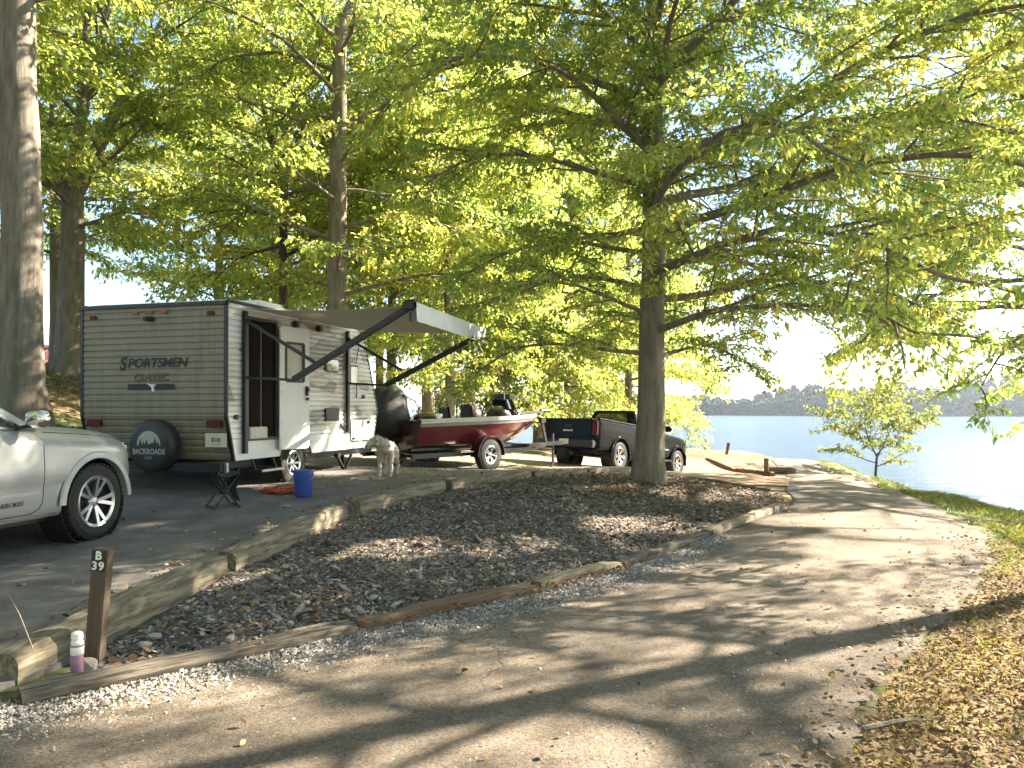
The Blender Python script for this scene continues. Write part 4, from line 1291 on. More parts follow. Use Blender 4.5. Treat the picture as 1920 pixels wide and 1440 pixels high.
# black corner and roof trims
mb = MB()
for y in (.012, W_ - .012):
    P = [(.155, .46), (-.006, 1.07), (-.006, 2.56), (.045, 2.63), (3.55, 2.635), (3.82, 2.56), (3.99, 2.385), (4.485, 1.13), (4.285, .46)]
    for a, b in zip(P[:-1], P[1:]):
        mb.bar((a[0], y, a[1]), (b[0], y, b[1]), .05, .03, up=(b[1] - a[1], 0, -(b[0] - a[0])))
mb.bar((-.008, .012, 2.60), (-.008, W_ - .012, 2.60), .04, .05)
mb.build('trim', M['black_metal'], camper)
MB().box((1.85, W_ / 2, 2.645), (3.45, W_ - .06, .03)).build('roof', M['white_skin'], camper, bevel=.01)
MB().box((2.1, W_ / 2 - .2, 2.78), (.75, .65, .24)).build('air_conditioner', M['white_skin'], camper, bevel=.05)
# doorway: frame, interior
mb = MB()
for (a, b) in (((DO[0], DO[2]), (DO[0], DO[3])), ((DO[0], DO[3]), (DO[1], DO[3])), ((DO[1], DO[3]), (DO[1], DO[2])), ((DO[1], DO[2]), (DO[0], DO[2]))):
    mb.bar((a[0], -.014, a[1]), (b[0], -.014, b[1]), .045, .05, up=(0, 1, 0))
mb.build('door_frame', M['black_metal'], camper)
mb = MB().box((.62, .42, 1.16), (.40, .03, .8)); o = mb.build('interior_cabinet', M['cabinet'], camper, bevel=.01)
mb = MB()
for (a, b) in (((.46, 1.30), (.46, 1.62)), ((.46, 1.62), (.72, 1.62)), ((.72, 1.62), (.72, 1.30)), ((.72, 1.30), (.46, 1.30)), ((.585, 1.32), (.585, 1.6))):
    mb.bar((a[0], .39, a[1]), (b[0], .39, b[1]), .022, .025, up=(0, 1, 0))
mb.build('cabinet_frame', M['white'], o)
MB().box((.84, .30, 1.55), (.025, .5, 1.6)).build('screen_door', M['cabinet'], camper)
MB().box(((DO[0] + DO[1]) / 2 - .1, .05, DO[2] + .09), (.42, .20, .16)).build('threshold_box', mat('cream_panel', (.62, .57, .47), rough=.6), camper, bevel=.01)
# door leaf, swung open against the wall
dl = bpy.data.objects.new('door', None); COL.objects.link(dl); dl.parent = camper; dl.location = (1.14, -.05, .56); dl.rotation_euler = (0, 0, R(-12))
dw, dh = .62, 1.84
M['door_paint'] = mat('white_door', (.74, .74, .73), (.79, .79, .78), scale=2, rough=.4)
# leaf with a window hole
def rr_rect(x0, x1, z0, z1, r, n=5):
    out = []
    for (cx, cz, a0) in ((x1 - r, z1 - r, 0), (x0 + r, z1 - r, 90), (x0 + r, z0 + r, 180), (x1 - r, z0 + r, 270)):
        for i in range(n + 1):
            a = R(a0 + 90 * i / n); out.append((cx + r * math.cos(a), cz + r * math.sin(a)))
    return out
leafb = MB().prism(rr_rect(0, dw, 0, dh, .055), lambda p: Vector((p[0], -.02, p[1])), lambda p: Vector((p[0], .02, p[1]))).build('leaf_panel', M['door_paint'], dl)
leafb.name = 'door_panel'
hole = MB().prism(rr_rect(.12, .50, 1.02, 1.60, .04), lambda p: Vector((p[0], -.1, p[1])), lambda p: Vector((p[0], .1, p[1]))).build('c', None); hole.parent = dl
bpy.context.view_layer.update()
cut(leafb, [hole])
leafb.data.materials.clear(); leafb.data.materials.append(M['door_paint'])
mb = MB(); P = rr_rect(.105, .515, 1.005, 1.615, .045); Q_ = rr_rect(.14, .48, 1.04, 1.58, .03)
n = len(P)
for y in (-.031, .031):
    mb.add([(p[0], y, p[1]) for p in P] + [(p[0], y, p[1]) for p in Q_], [(i, (i + 1) % n, n + (i + 1) % n, n + i) for i in range(n)])
mb.add([(p[0], -.031, p[1]) for p in P] + [(p[0], .031, p[1]) for p in P], [(i, (i + 1) % n, n + (i + 1) % n, n + i) for i in range(n)])
mb.add([(p[0], -.031, p[1]) for p in Q_] + [(p[0], .031, p[1]) for p in Q_], [(i, (i + 1) % n, n + (i + 1) % n, n + i) for i in range(n)])
mb.build('window_frame', M['black_plastic'], dl)
M['frosted'] = mat('frosted_pane', (.42, .40, .37), (.55, .53, .50), scale=2, rough=.25, spec=.6)
MB().prism(rr_rect(.13, .49, 1.03, 1.59, .03), lambda p: Vector((p[0], -.006, p[1])), lambda p: Vector((p[0], .006, p[1]))).build('window_pane', M['frosted'], dl)
mb = MB().box((.555, -.035, .88), (.06, .03, .15)).box((.555, -.06, .90), (.05, .03, .05)).box((.555, -.045, .76), (.045, .04, .05))
mb.build('door_handle', M['black_plastic'], dl, bevel=.008)
MB().bar((0, -.012, 0.02), (0, -.012, dh - .02), .03, .03, up=(0, 1, 0)).build('hinge', M['galv'], dl)
# things on the side wall
def plate(name, s0, s1, z0, z1, m, out=.012, r=.03, y=-.012, bev=0):
    return MB().prism(rr_rect(s0, s1, z0, z1, r), lambda p: Vector((p[0], y + .03, p[1])), lambda p: Vector((p[0], y - out, p[1]))).build(name, m, camper, bevel=bev)
def window(s0, s1, z0, z1, r=.06):
    f = plate('window', s0, s1, z0, z1, M['black_plastic'], .02, r)
    g = MB().prism(rr_rect(s0 + .03, s1 - .03, z0 + .03, z1 - .03, max(.01, r - .03)), lambda p: Vector((p[0], -.025, p[1])), lambda p: Vector((p[0], -.036, p[1]))).build('pane', M['glass'], f)
window(2.52, 2.98, 1.78, 2.02, .08)
f = plate('furnace_vent', 2.54, 2.98, .96, 1.18, M['black_plastic'], .02, .02)
mb = MB()
for i in range(5): mb.bar((2.58, -.036, 1.0 + i * .035), (2.94, -.036, 1.0 + i * .035), .012, .012)
mb.build('louvre', M['black_metal'], f)
window(3.36, 3.66, 1.60, 1.94, .03)
h_ = plate('storage_hatch', 3.42, 4.10, .60, .97, M['white_skin'], .016, .03)
mb = MB(); P = rr_rect(3.40, 4.12, .58, .99, .04); Q_ = rr_rect(3.415, 4.105, .595, .975, .03); n = len(P)
mb.add([(p[0], -.024, p[1]) for p in P] + [(p[0], -.024, p[1]) for p in Q_], [(i, (i + 1) % n, n + (i + 1) % n, n + i) for i in range(n)])
mb.build('seal', M['black_plastic'], h_)
MB().box((4.06, -.04, .92), (.07, .03, .05)).build('latch', M['black_plastic'], h_, bevel=.006)
MB().box((3.48, -.04, .64), (.06, .03, .04)).build('latch', M['black_plastic'], h_, bevel=.006)
plate('outlet_cover', 3.86, 3.95, 1.35, 1.42, M['black_plastic'], .015, .01)
plate('outlet_cover', .14, .21, 1.02, 1.09, M['black_plastic'], .02, .01)
for s in (1.62, 2.30):
    o = MB().box((s, -.045, 2.47), (.12, .08, .10)).build('porch_light', M['black_plastic'], camper, bevel=.02)
MB().bar((3.02, -.03, .90), (3.36, -.03, .74), .025, .02, up=(0, 1, 0)).build('strut', M['black_metal'], camper)
mb = MB().tube([(3.72, -.02, 2.28), (3.60, -.03, 2.02), (3.56, -.03, 1.85), (3.62, -.03, 1.5), (3.62, -.02, 1.36)], .009, 6)
mb.build('cable', M['black_plastic'], camper, smooth=60)
# ---- rear wall details
RX = lambda z: rear_x(z) - .018
MR = lambda b, z, out=.0: Matrix(((0, 0, -1, RX(z) - out), (-1, 0, 0, b), (0, 1, 0, z), (0, 0, 0, 1)))
M['print_dark'] = mat('dark_print', (.012, .009, .008), rough=.5)
M['print_grey'] = mat('grey_print', (.085, .075, .065), rough=.5)
lettering('lettering', 'S', .25, MR(1.70, 1.79), M['print_dark'], camper, shear=.22, bold=.008, width=.13)
lettering('lettering', 'PORTSMEN', .175, MR(1.12, 1.80), M['print_dark'], camper, shear=.22, bold=.005, width=1.0)
lettering('lettering', 'CLASSIC', .15, MR(1.22, 1.60), M['print_grey'], camper, shear=.25, bold=.003, width=.60)
e = MB().box((RX(1.47) - .001, 1.22, 1.475), (.004, .78, .075)).build('badge', M['print_dark'], camper)
mb = MB()
T_ = [(1.29, 1.52), (1.12, 1.50), (1.17, 1.475), (1.15, 1.41), (1.20, 1.41), (1.21, 1.47)]
mb.prism(T_, lambda p: Vector((RX(1.47) - .0035, p[0], p[1])), lambda p: Vector((RX(1.47) - .006, p[0], p[1])))
mb.build('emblem', M['white'], e)
for b in (.24, 2.2): MB().box((RX(2.45) - .01, b, 2.46), (.03, .11, .055)).build('marker_light', M['red_lens'], camper, bevel=.008)
for b in (.99, 1.23, 1.47): MB().box((RX(2.45) - .01, b, 2.50), (.03, .10, .045)).build('marker_light', M['amber_lens'], camper, bevel=.008)
MB().box((RX(2.4) - .03, 1.23, 2.41), (.07, .14, .06)).lathe([(.03, 0), (.03, .03)], (RX(2.4) - .09, 1.23, 2.41), 'x', 12).build('rear_camera', M['black_plastic'], camper, bevel=.006)
MB().box((RX(.95) - .012, .2, .965), (.04, .26, .09)).build('tail_light', M['red_lens'], camper, bevel=.01)
MB().box((RX(.95) - .012, 2.2, .965), (.04, .26, .09)).build('tail_light', M['red_lens'], camper, bevel=.01)
pl = MB().box((RX(.74) - .05, .19, .745), (.006, .34, .19)).box((RX(.74) - .02, .19, .745), (.05, .2, .05)).build('licence_plate', mat('cream_plate', (.62, .58, .44), rough=.4), camper, bevel=.002)
M['plate_ink'] = mat('plate_ink', (.23, .21, .16), rough=.5)
MPz = Matrix(((0, 0, -1, RX(.74) - .0535), (-1, 0, 0, .19), (0, 1, 0, .745), (0, 0, 0, 1)))
mb = MB()
for (y0, y1, z0, z1) in ((.12, .17, .72, .78), (.185, .20, .72, .78), (.215, .26, .72, .78), (.12, .26, .687, .694)):
    mb.box((RX(.74) - .0545, (y0 + y1) / 2, (z0 + z1) / 2), (.003, y1 - y0, z1 - z0))
mb.build('plate_marks', M['plate_ink'], pl)
# spare wheel in its printed black cover
sw = bpy.data.objects.new('spare_wheel', None); COL.objects.link(sw); sw.parent = camper; sw.location = (-.06, 1.10, .66)
MB().lathe([(.0, -.135), (.28, -.135), (.33, -.125), (.36, -.09), (.37, 0), (.35, .08), (.2, .09)], (0, 0, 0), 'x', 48).build('cover', mat('black_vinyl', (.018, .017, .018), (.03, .028, .03), scale=5, rough=.45), sw, smooth=40)
MS = lambda y, z: Matrix(((0, 0, -1, -.1365), (-1, 0, 0, y), (0, 1, 0, z), (0, 0, 0, 1)))
M['cover_print'] = mat('cover_print', (.42, .41, .40), rough=.6)
lettering('lettering', 'BACKROADS', .105, MS(.0, -.075), M['cover_print'], sw, bold=.002, width=.52)
lettering('lettering', 'LLC', .05, MS(.0, -.155), M['cover_print'], sw, width=.11)
# half moon with pine silhouettes left dark
mb = MB()
sky_top = lambda y: math.sqrt(max(0, .195 ** 2 - y * y)) - .015
def pine(y):
    z = -.02
    for (c, h, w) in ((-.135, .10, .030), (-.085, .055, .026), (-.035, .09, .032), (.03, .035, .05), (.06, .055, .03), (.105, .12, .034), (.15, .06, .03)):
        d = abs(y - c)
        if d < w: z = max(z, -.02 + h * (1 - d / w))
    return z
ys = np.linspace(-.19, .19, 77)
for a, b in zip(ys[:-1], ys[1:]):
    q = [(a, min(pine(a), sky_top(a) - .002)), (b, min(pine(b), sky_top(b) - .002)), (b, sky_top(b)), (a, sky_top(a))]
    mb.add([(-.1365, -p[0], p[1] + .03) for p in q], [(0, 1, 2, 3)])
mb.build('emblem', M['cover_print'], sw)
MB().bar((.10, 1.10, .62), (-.02, 1.10, .62), .12, .12).build('spare_wheel_bracket', M['black_metal'], camper)
# bumper, chassis, axle, wheels, jacks
mb = MB().bar((-.02, .05, .38), (-.02, W_ - .05, .38), .11, .11)
for y in (.35, W_ - .35): mb.bar((-.02, y, .38), (4.9, y, .38), .06, .12)
mb.bar((4.3, .35, .38), (5.5, W_ / 2, .40), .06, .12).bar((4.3, W_ - .35, .38), (5.5, W_ / 2, .40), .06, .12)
mb.bar((1.68, .12, .32), (1.68, W_ - .12, .32), .08, .08)
for s in (1.0, 2.4, 3.6): mb.bar((s, .35, .36), (s, W_ - .35, .36), .05, .08)
mb.box((2.6, W_ / 2, .40), (3.0, 1.8, .04))
mb.build('chassis', M['black_metal'], camper)
wheel(camper, (1.68, .13, .325), .325, .2, .19, -1, 8, rim_mat='alloy', dish='dark_alloy', spoke_w=.2)
wheel(camper, (1.68, W_ - .13, .325), .325, .2, .19, 1, 8)
mb = MB()
for i in range(16):
    a0, a1 = R(10 + 160 * i / 16), R(10 + 160 * (i + 1) / 16)
    mb.add([(1.68 + math.cos(a) * r_f, y, .33 + math.sin(a) * r_f) for a in (a0, a1) for (r_f, y) in ((.425, -.02), (.455, -.02), (.455, -.005), (.425, -.005))], [(0, 1, 5, 4), (1, 2, 6, 5), (3, 7, 6, 2), (0, 4, 7, 3)])
mb.build('fender', M['black_plastic'], camper)
def jack(s, y):
    mb = MB().bar((s, y, .34), (s + .28, y, .03), .05, .03).bar((s + .5, y, .34), (s + .22, y, .05), .04, .03).box((s + .26, y, .015), (.2, .12, .02)).box((s, y, .36), (.1, .08, .06))
    mb.build('stabilizer_jack', M['black_metal'], camper)
jack(.02, .2); jack(3.15, .1); jack(.02, W_ - .2)
MB().bar((.02, .03, .44), (.02, .03, .30), .045, .045).build('jack_tube', M['galv'], camper)
st = MB()
st.bar((.48, -.10, .30), (1.02, -.10, .30), .20, .025).build('entry_step', M['black_metal'], camper)
MB().bar((.48, -.21, .302), (1.02, -.21, .302), .022, .034).build('step_edge', M['alloy'], bpy.data.objects['entry_step'])
for s in (.5, 1.0): MB().bar((s, -.02, .46), (s, -.10, .30), .02, .03).build('step_bracket', M['black_metal'], bpy.data.objects['entry_step'])
mb = MB().lathe([(.14, .02), (.15, .05), (.15, .42), (.13, .47), (.05, .5)], (5.0, W_ / 2, .44), 'z', 20)
mb.build('gas_bottle', M['white'], camper, smooth=40)
MB().bar((5.35, W_ / 2, 0), (5.35, W_ / 2, .8), .06, .06).build('tongue_jack', M['black_metal'], camper)

# ---- awning
aw = bpy.data.objects.new('awning', None); COL.objects.link(aw); aw.parent = camper
A0, A1, AO = .33, 3.26, 2.50
M['canvas'] = mat('awning_canvas', (.52, .48, .42), (.58, .54, .48), scale=1.5, rough=.85)
nt = M['canvas'].node_tree
pb_ = nt.nodes['Principled BSDF']; trl = nt.nodes.new('ShaderNodeBsdfTranslucent'); trl.inputs['Color'].default_value = (.72, .66, .56, 1); mxs = nt.nodes.new('ShaderNodeMixShader'); mxs.inputs[0].default_value = .35
nt.links.new(pb_.outputs[0], mxs.inputs[1]); nt.links.new(trl.outputs[0], mxs.inputs[2]); nt.links.new(mxs.outputs[0], nt.nodes['Material Output'].inputs['Surface'])
mb = MB()
ns, no = 14, 12
V = []
for i in range(ns + 1):
    for j in range(no + 1):
        s = A0 + .03 + (A1 - A0 - .06) * i / ns; o = AO * j / no
        z = 2.57 + (2.50 - .06 * (s - A0) / (A1 - A0) - 2.57) * j / no - .05 * math.sin(math.pi * j / no) - .012 * math.sin(6.28 * i / ns) * math.sin(math.pi * j / no)
        V.append((s, -o - .02, z))
Fq = [(i * (no + 1) + j, (i + 1) * (no + 1) + j, (i + 1) * (no + 1) + j + 1, i * (no + 1) + j + 1) for i in range(ns) for j in range(no)]
mb.add(V, Fq)
k = len(V)
mb.add([(v[0], v[1], v[2] + .006) for v in V], [tuple(reversed(f)) for f in Fq])
mb.build('canopy', M['canvas'], aw, smooth=60, fix=False)
zr0, zr1 = 2.50, 2.44
M['valance'] = mat('white_valance', (.70, .70, .70), (.78, .78, .78), scale=3, rough=.55)
MB().tube([(A0 - .02, -AO - .03, zr0), (A1 + .02, -AO - .03, zr1)], .055, 14).build('roller_tube', M['white'], aw, smooth=40)
mb = MB()
nv = 24
for i in range(nv):
    s0, s1 = A0 + .02 + (A1 - A0 - .04) * i / nv, A0 + .02 + (A1 - A0 - .04) * (i + 1) / nv
    z0, z1 = zr0 + (zr1 - zr0) * i / nv, zr0 + (zr1 - zr0) * (i + 1) / nv
    w0, w1 = -AO - .085 + .010 * math.sin(i * 1.9), -AO - .085 + .010 * math.sin((i + 1) * 1.9)
    mb.add([(s0, -AO - .085, z0 + .05), (s1, -AO - .085, z1 + .05), (s1, w1 - .02, z1 - .20), (s0, w0 - .02, z0 - .20)], [(0, 1, 2, 3)])
    mb.add([(s0, -AO - .079, z0 + .05), (s1, -AO - .079, z1 + .05), (s1, w1 - .014, z1 - .20), (s0, w0 - .014, z0 - .20)], [(3, 2, 1, 0)])
mb.build('valance', M['valance'], aw, smooth=60, fix=False)
for s, z in ((A0 - .04, zr0), (A1 + .04, zr1)):
    MB().box((s, -AO - .02, z), (.06, .20, .15)).build('end_cap', M['black_metal'], aw, bevel=.03)
def arm(s, elbow, brace):
    MB().bar((s, -.045, .55 if s < 1 else .76), (s, -.045, 2.52), .075, .055, up=(0, 1, 0)).build('arm_rail', M['black_metal'], aw, bevel=.006)
    MB().bar((s, -AO + .02, zr0 - .03 if s < 1 else zr1 - .05), (s, -elbow[0], elbow[1]), .085, .06, up=(1, 0, 0)).build('arm', M['black_metal'], aw, bevel=.008)
    mb = MB().bar((s, -elbow[0], elbow[1]), (s, -.05, elbow[1] + .04), .035, .035).bar((s, -.06, 2.39), (s, -brace[0], brace[1]), .045, .04)
    mb.build('brace', M['black_metal'], aw)
arm(A0, (.80, 1.56), (1.13, 1.79))
arm(A1, (.76, 1.57), (1.06, 1.83))
for s in (.33, 3.26):
    MB().tube([(s, -AO - .02, 2.3), (s, -AO - .02, 2.42)], .02, 6).build('arm_foot', M['black_metal'], aw)

# ------------------------------------------------------------------ things standing about the camper
x, y = -2.81, 10.35
bk = root('bucket', (x, y, h1(x, y) + .03))
tag(bk, 'tall blue plastic bucket standing near the camper wheel', 'bucket')
M['blue'] = mat('blue_plastic', (.035, .075, .30), (.05, .10, .36), scale=6, rough=.35, spec=.5)
MB().lathe([(.0, 0), (.105, 0), (.112, .01), (.136, .34), (.146, .342), (.146, .362), (.132, .362), (.128, .34), (.105, .02), (0, .02)], (0, 0, 0), 'z', 32).build('tub', M['blue'], bk, smooth=35)
MB().lathe([(.134, .28), (.142, .283), (.143, .295), (.136, .298)], (0, 0, 0), 'z', 32).build('rib', M['blue'], bk, smooth=35)
hp = [(.0 + .15 * math.cos(a), -.02 - .05 * math.sin(a), .30 - .09 * math.sin(a)) for a in np.linspace(0, math.pi, 12)]
MB().tube(hp, .004, 6).build('handle', M['galv'], bk, smooth=60)

x, y = -3.22, 10.62
zc = h1(x, y) + .03
hs = root('extension_cord', (x, y, zc)); tag(hs, 'coiled orange extension cord lying beside the blue bucket', 'cord')
P = []
for i in range(150):
    a = i / 150 * 2 * math.pi * 6.5
    rr = .12 + .05 * math.sin(i * .37) + .02 * math.cos(i * .9)
    P.append((rr * math.cos(a) * 1.35, rr * math.sin(a), .02 + .045 * i / 150 + .012 * math.sin(i * 1.3)))
P += [(.25, -.02, .03), (.30, -.03, .03)]
MB().tube(P, .013, 6).build('cable', mat('orange_cable', (.42, .075, .02), (.5, .1, .03), scale=8, rough=.5), hs, smooth=60)
MB().tube([(.30, -.03, .03), (.36, -.04, .04)], [.022, .032], 8).build('plug', M['white'], hs, smooth=60)

x, y = -3.62, 9.62
ch = root('camp_stool', (x, y, h1(x, y) + .03), (.8, .6)); tag(ch, 'dark green folding camp stool standing behind the camper rear corner', 'stool')
M['green_cloth'] = mat('dark_green_cloth', (.018, .032, .02), (.028, .045, .028), scale=12, rough=.9)
for yy in (-.17, .17):
    MB().tube([(-.16, yy, 0), (.16, yy, .44)], .011, 8).build('leg', M['dark_alloy'], ch, smooth=60)
    MB().tube([(.16, yy, 0), (-.16, yy, .44)], .011, 8).build('leg', M['black_metal'], ch, smooth=60)
MB().tube([(-.16, -.17, .02), (-.16, .17, .02)], .01, 8).tube([(.16, -.17, .02), (.16, .17, .02)], .01, 8).build('crossbar', M['black_metal'], ch, smooth=60)
mb = MB(); V = []
for i in range(9):
    u = -1 + 2 * i / 8
    for j in (-.19, .19):
        V.append((.17 * u, j, .445 - .05 * (1 - u * u)))
mb.add(V, [(2 * i, 2 * i + 1, 2 * i + 3, 2 * i + 2) for i in range(8)])
mb.add([(a, b, c - .008) for a, b, c in V], [(2 * i + 2, 2 * i + 3, 2 * i + 1, 2 * i) for i in range(8)])
mb.build('seat', M['green_cloth'], ch, fix=False)
mb = MB(); V = []
for i in range(7):
    u = i / 6
    V += [(.17 - .05 * math.sin(u * 3.1), -.15, .42 - .34 * u), (.17 - .05 * math.sin(u * 3.1), .15, .42 - .34 * u)]
mb.add(V, [(2 * i, 2 * i + 1, 2 * i + 3, 2 * i + 2) for i in range(6)])
mb.build('storage_pouch', M['green_cloth'], ch, fix=False)

# numbered post
x, y = -2.635, 4.85
po = root('site_post', (x, y, h1(x, y)), (1, 0)); po.rotation_euler = (0, R(4.5), 0)
tag(po, 'leaning brown wooden post with white site number B 39', 'sign post')
M['post_wood'] = mat('brown_post', (.085, .058, .042), (.125, .09, .066), scale=6, rough=.85, bump=.4, stretch=(3, 3, .5))
MB().bar((0, 0, -.2), (0, 0, .70), .095, .09, up=(0, 1, 0)).build('shaft', M['post_wood'], po, bevel=.006)
bp_ = MB().box((0, -.048, .66), (.088, .006, .062)).build('number_plate', M['print_dark'], po, bevel=.001)
lettering('lettering', 'B', .072, Matrix(((1, 0, 0, 0), (0, 0, -1, -.0515), (0, 1, 0, .66), (0, 0, 0, 1))), M['white'], bp_, bold=.0025)
bp_ = MB().box((0, -.048, .595), (.088, .006, .062)).build('number_plate', M['print_dark'], po, bevel=.001)
for t_, dx_ in (('3', -.021), ('9', .021)): lettering('lettering', t_, .072, Matrix(((1, 0, 0, dx_), (0, 0, -1, -.0515), (0, 1, 0, .595), (0, 0, 0, 1))), M['white'], bp_, bold=.002)

# spray can
x, y = -2.52, 4.45
sc_ = root('spray_can', (x, y, h1(x, y) + .15)); 
sc_.location.z = h1(x, y) + .045
tag(sc_, 'spray can with white cap and purple label standing at the road timber', 'spray can')
M['can_print'] = mat('can_label', (.20, .16, .30), (.42, .16, .18), scale=22, rough=.3, metal=.3, lo=.45, hi=.55, c3=(.10, .10, .16), c3scale=14)
MB().lathe([(0, 0), (.03, 0), (.034, .004), (.034, .175), (.026, .19), (0, .19)], (0, 0, 0), 'z', 24).build('body', M['can_print'], sc_, smooth=35)
MB().lathe([(.0345, .125), (.0352, .126), (.0352, .168), (.0345, .169)], (0, 0, 0), 'z', 24).build('label', M['white'], sc_, smooth=35)
MB().lathe([(.033, .182), (.033, .20), (.028, .205), (.028, .215), (.033, .218), (.031, .245), (.018, .255), (0, .257)], (0, 0, 0), 'z', 24).build('cap', M['white'], sc_, smooth=35)
# ------------------------------------------------------------------ vehicles
def car_paint(name, c, metal=.4, rough=.28):
    return mat(name, c, tuple(v * .96 for v in c), scale=2, rough=rough, metal=metal, coat=.35, spec=.35)
def smooth_sec(K, n=5):
    """rounded section through key points (y, z) from bottom centre to top centre"""
    return catmull(np.array(K), n)

def loft(name, xs, secs, material, parent, cutters=(), smooth=40):
    k = len(secs[0])
    V, Fq = [], []
    for x, s in zip(xs, secs):
        for (y, z) in s: V.append((x, -y, z))
        for (y, z) in s[-2:0:-1]: V.append((x, y, z))
    n = 2 * k - 2
    for i in range(len(xs) - 1):
        for j in range(n):
            j2 = (j + 1) % n
            Fq.append((i * n + j, i * n + j2, (i + 1) * n + j2, (i + 1) * n + j))
    Fq.append(tuple(range(n))); Fq.append(tuple(range((len(xs) - 1) * n + n - 1, (len(xs) - 1) * n - 1, -1)))
    mb = MB().add(V, Fq)
    o = mb.build(name, material, parent, smooth=smooth)
    if cutters:
        for c in cutters: c.parent = parent
        bpy.context.view_layer.update()
        cut(o, list(cutters))
        o.data.materials.clear(); o.data.materials.append(material)
        o.data.polygons.foreach_set('use_smooth', np.ones(len(o.data.polygons), bool)); o.data.set_sharp_from_angle(angle=R(smooth))
    return o

def arch_cutter(x, z, r, y0, y1):
    return MB().lathe([(r, y0), (r, y1)], (x, 0, z), 'y', 40).build('c', None)

def arch_trim(name, x, z, r0, r1, y, side, material, parent, a0=-12, a1=192, t=.035):
    mb = MB(); n = 26
    for i in range(n):
        A = [R(a0 + (a1 - a0) * (i + k) / n) for k in (0, 1)]
        V = []
        for a in A:
            for (rr, yy) in ((r0, y - side * .05), (r0 + .008, y + side * t), (r1 - .012, y + side * t), (r1, y - side * .004)):
                V.append((x + math.cos(a) * rr, yy, z + math.sin(a) * rr))
        mb.add(V, [(j, j + 1, j + 5, j + 4) for j in range(3)])
    return mb.build(name, material, parent, smooth=40)

# ---- silver car: x = 0 at the front axle, forward +x, nearest side -y
JD = Vector((.175, .985)); JD.normalize()
JN = Vector((JD.y, -JD.x))
jc = Vector((-4.27, 7.9)) - JN * .95
car = root('parked_car', (jc.x, jc.y, .255), (JD.x, JD.y))
tag(car, 'silver sport utility car parked at the left edge behind the camper', 'car')
M['silver'] = car_paint('silver_paint', (.43, .425, .43), .4, .32)
xs = np.array([-3.86, -3.80, -3.6, -3.2, -2.6, -2.0, -1.5, -1.1, -.8, -.5, -.2, .1, .35, .55, .70, .80, .86])
fi = lambda t, *a: np.interp(t, xs, np.array(a))
WJ = np.array([.80, .88, .945, .965, .97, .965, .96, .955, .955, .955, .96, .95, .92, .87, .80, .70, .58])
TJ = np.array([1.02, 1.08, 1.13, 1.16, 1.165, 1.165, 1.165, 1.165, 1.165, 1.15, 1.13, 1.105, 1.075, 1.04, 1.0, .93, .84])
BJ = np.array([.45, .38, .32, .30, .30, .30, .30, .30, .30, .30, .30, .30, .30, .30, .32, .36, .42])
secs = []
xd = np.linspace(-3.86, .86, 66)
def sec_j(x):
    w, t, b = np.interp(x, xs, WJ), np.interp(x, xs, TJ), np.interp(x, xs, BJ)
    sh = t - .10
    fl = .0
    hood = np.clip((x + 1.1) / .3, 0, 1)
    crown = .045 * hood
    return smooth_sec([(0, b), (w - .18, b), (w - .05, b + .03), (w - .022, b + .16), (w - .012, b + .30), (w - .004, (b + sh) * .5 - .02), (w + .002, (b + sh) * .5 + .06), (w - .004, sh - .16), (w - .022, sh - .03), (w - .075 - .05 * hood, t - .025), (w - .2 - .1 * hood, t + crown * .5), (0, t + crown)], 4)
body = loft('body', xd, [sec_j(x) for x in xd], M['silver'], car, [arch_cutter(0, .385, .455, -1.3, -.62), arch_cutter(0, .385, .455, .62, 1.3), arch_cutter(-2.915, .385, .455, -1.3, -.62), arch_cutter(-2.915, .385, .455, .62, 1.3)], 32)
def side_pt(x, z, out=0.0):
    s = sec_j(x); j = int(np.argmax(s[:, 0] * (np.abs(s[:, 1] - z) < .2)))
    ys = s[:, 0]; zs = s[:, 1]
    m = len(zs) // 6
    yy = np.interp(z, zs[m:], ys[m:]) if np.all(np.diff(zs[m:]) > -1e-3) else np.interp(z, np.sort(zs[m:]), ys[m:][np.argsort(zs[m:])])
    return Vector((x, -yy - out, z))
def side_strip(name, pts, w, h, material, parent, out=.002):
    mb = MB()
    P = [side_pt(x, z, out) for (x, z) in pts]
    for a, b in zip(P[:-1], P[1:]): mb.bar(a, b, w, h, up=(0, 1, 0))
    return mb.build(name, material, parent)
for xx in (0, -2.915):
    arch_trim('wheel_arch_trim', xx, .385, .44, .515, -.958, -1, M['silver'], car, 2, 178, .016)
    MB().lathe([(.45, -.64), (.45, -.92), (.455, -.92), (.455, -.64)], (xx, 0, .385), 'y', 40, closed=True).build('wheel_well', M['black_plastic'], car)
    wheel(car, (xx, -.83, .385), .385, .26, .262, -1, 5, paired=True, spoke_w=.21)
    wheel(car, (xx, .83, .385), .385, .26, .262, 1, 5, paired=True, spoke_w=.21)
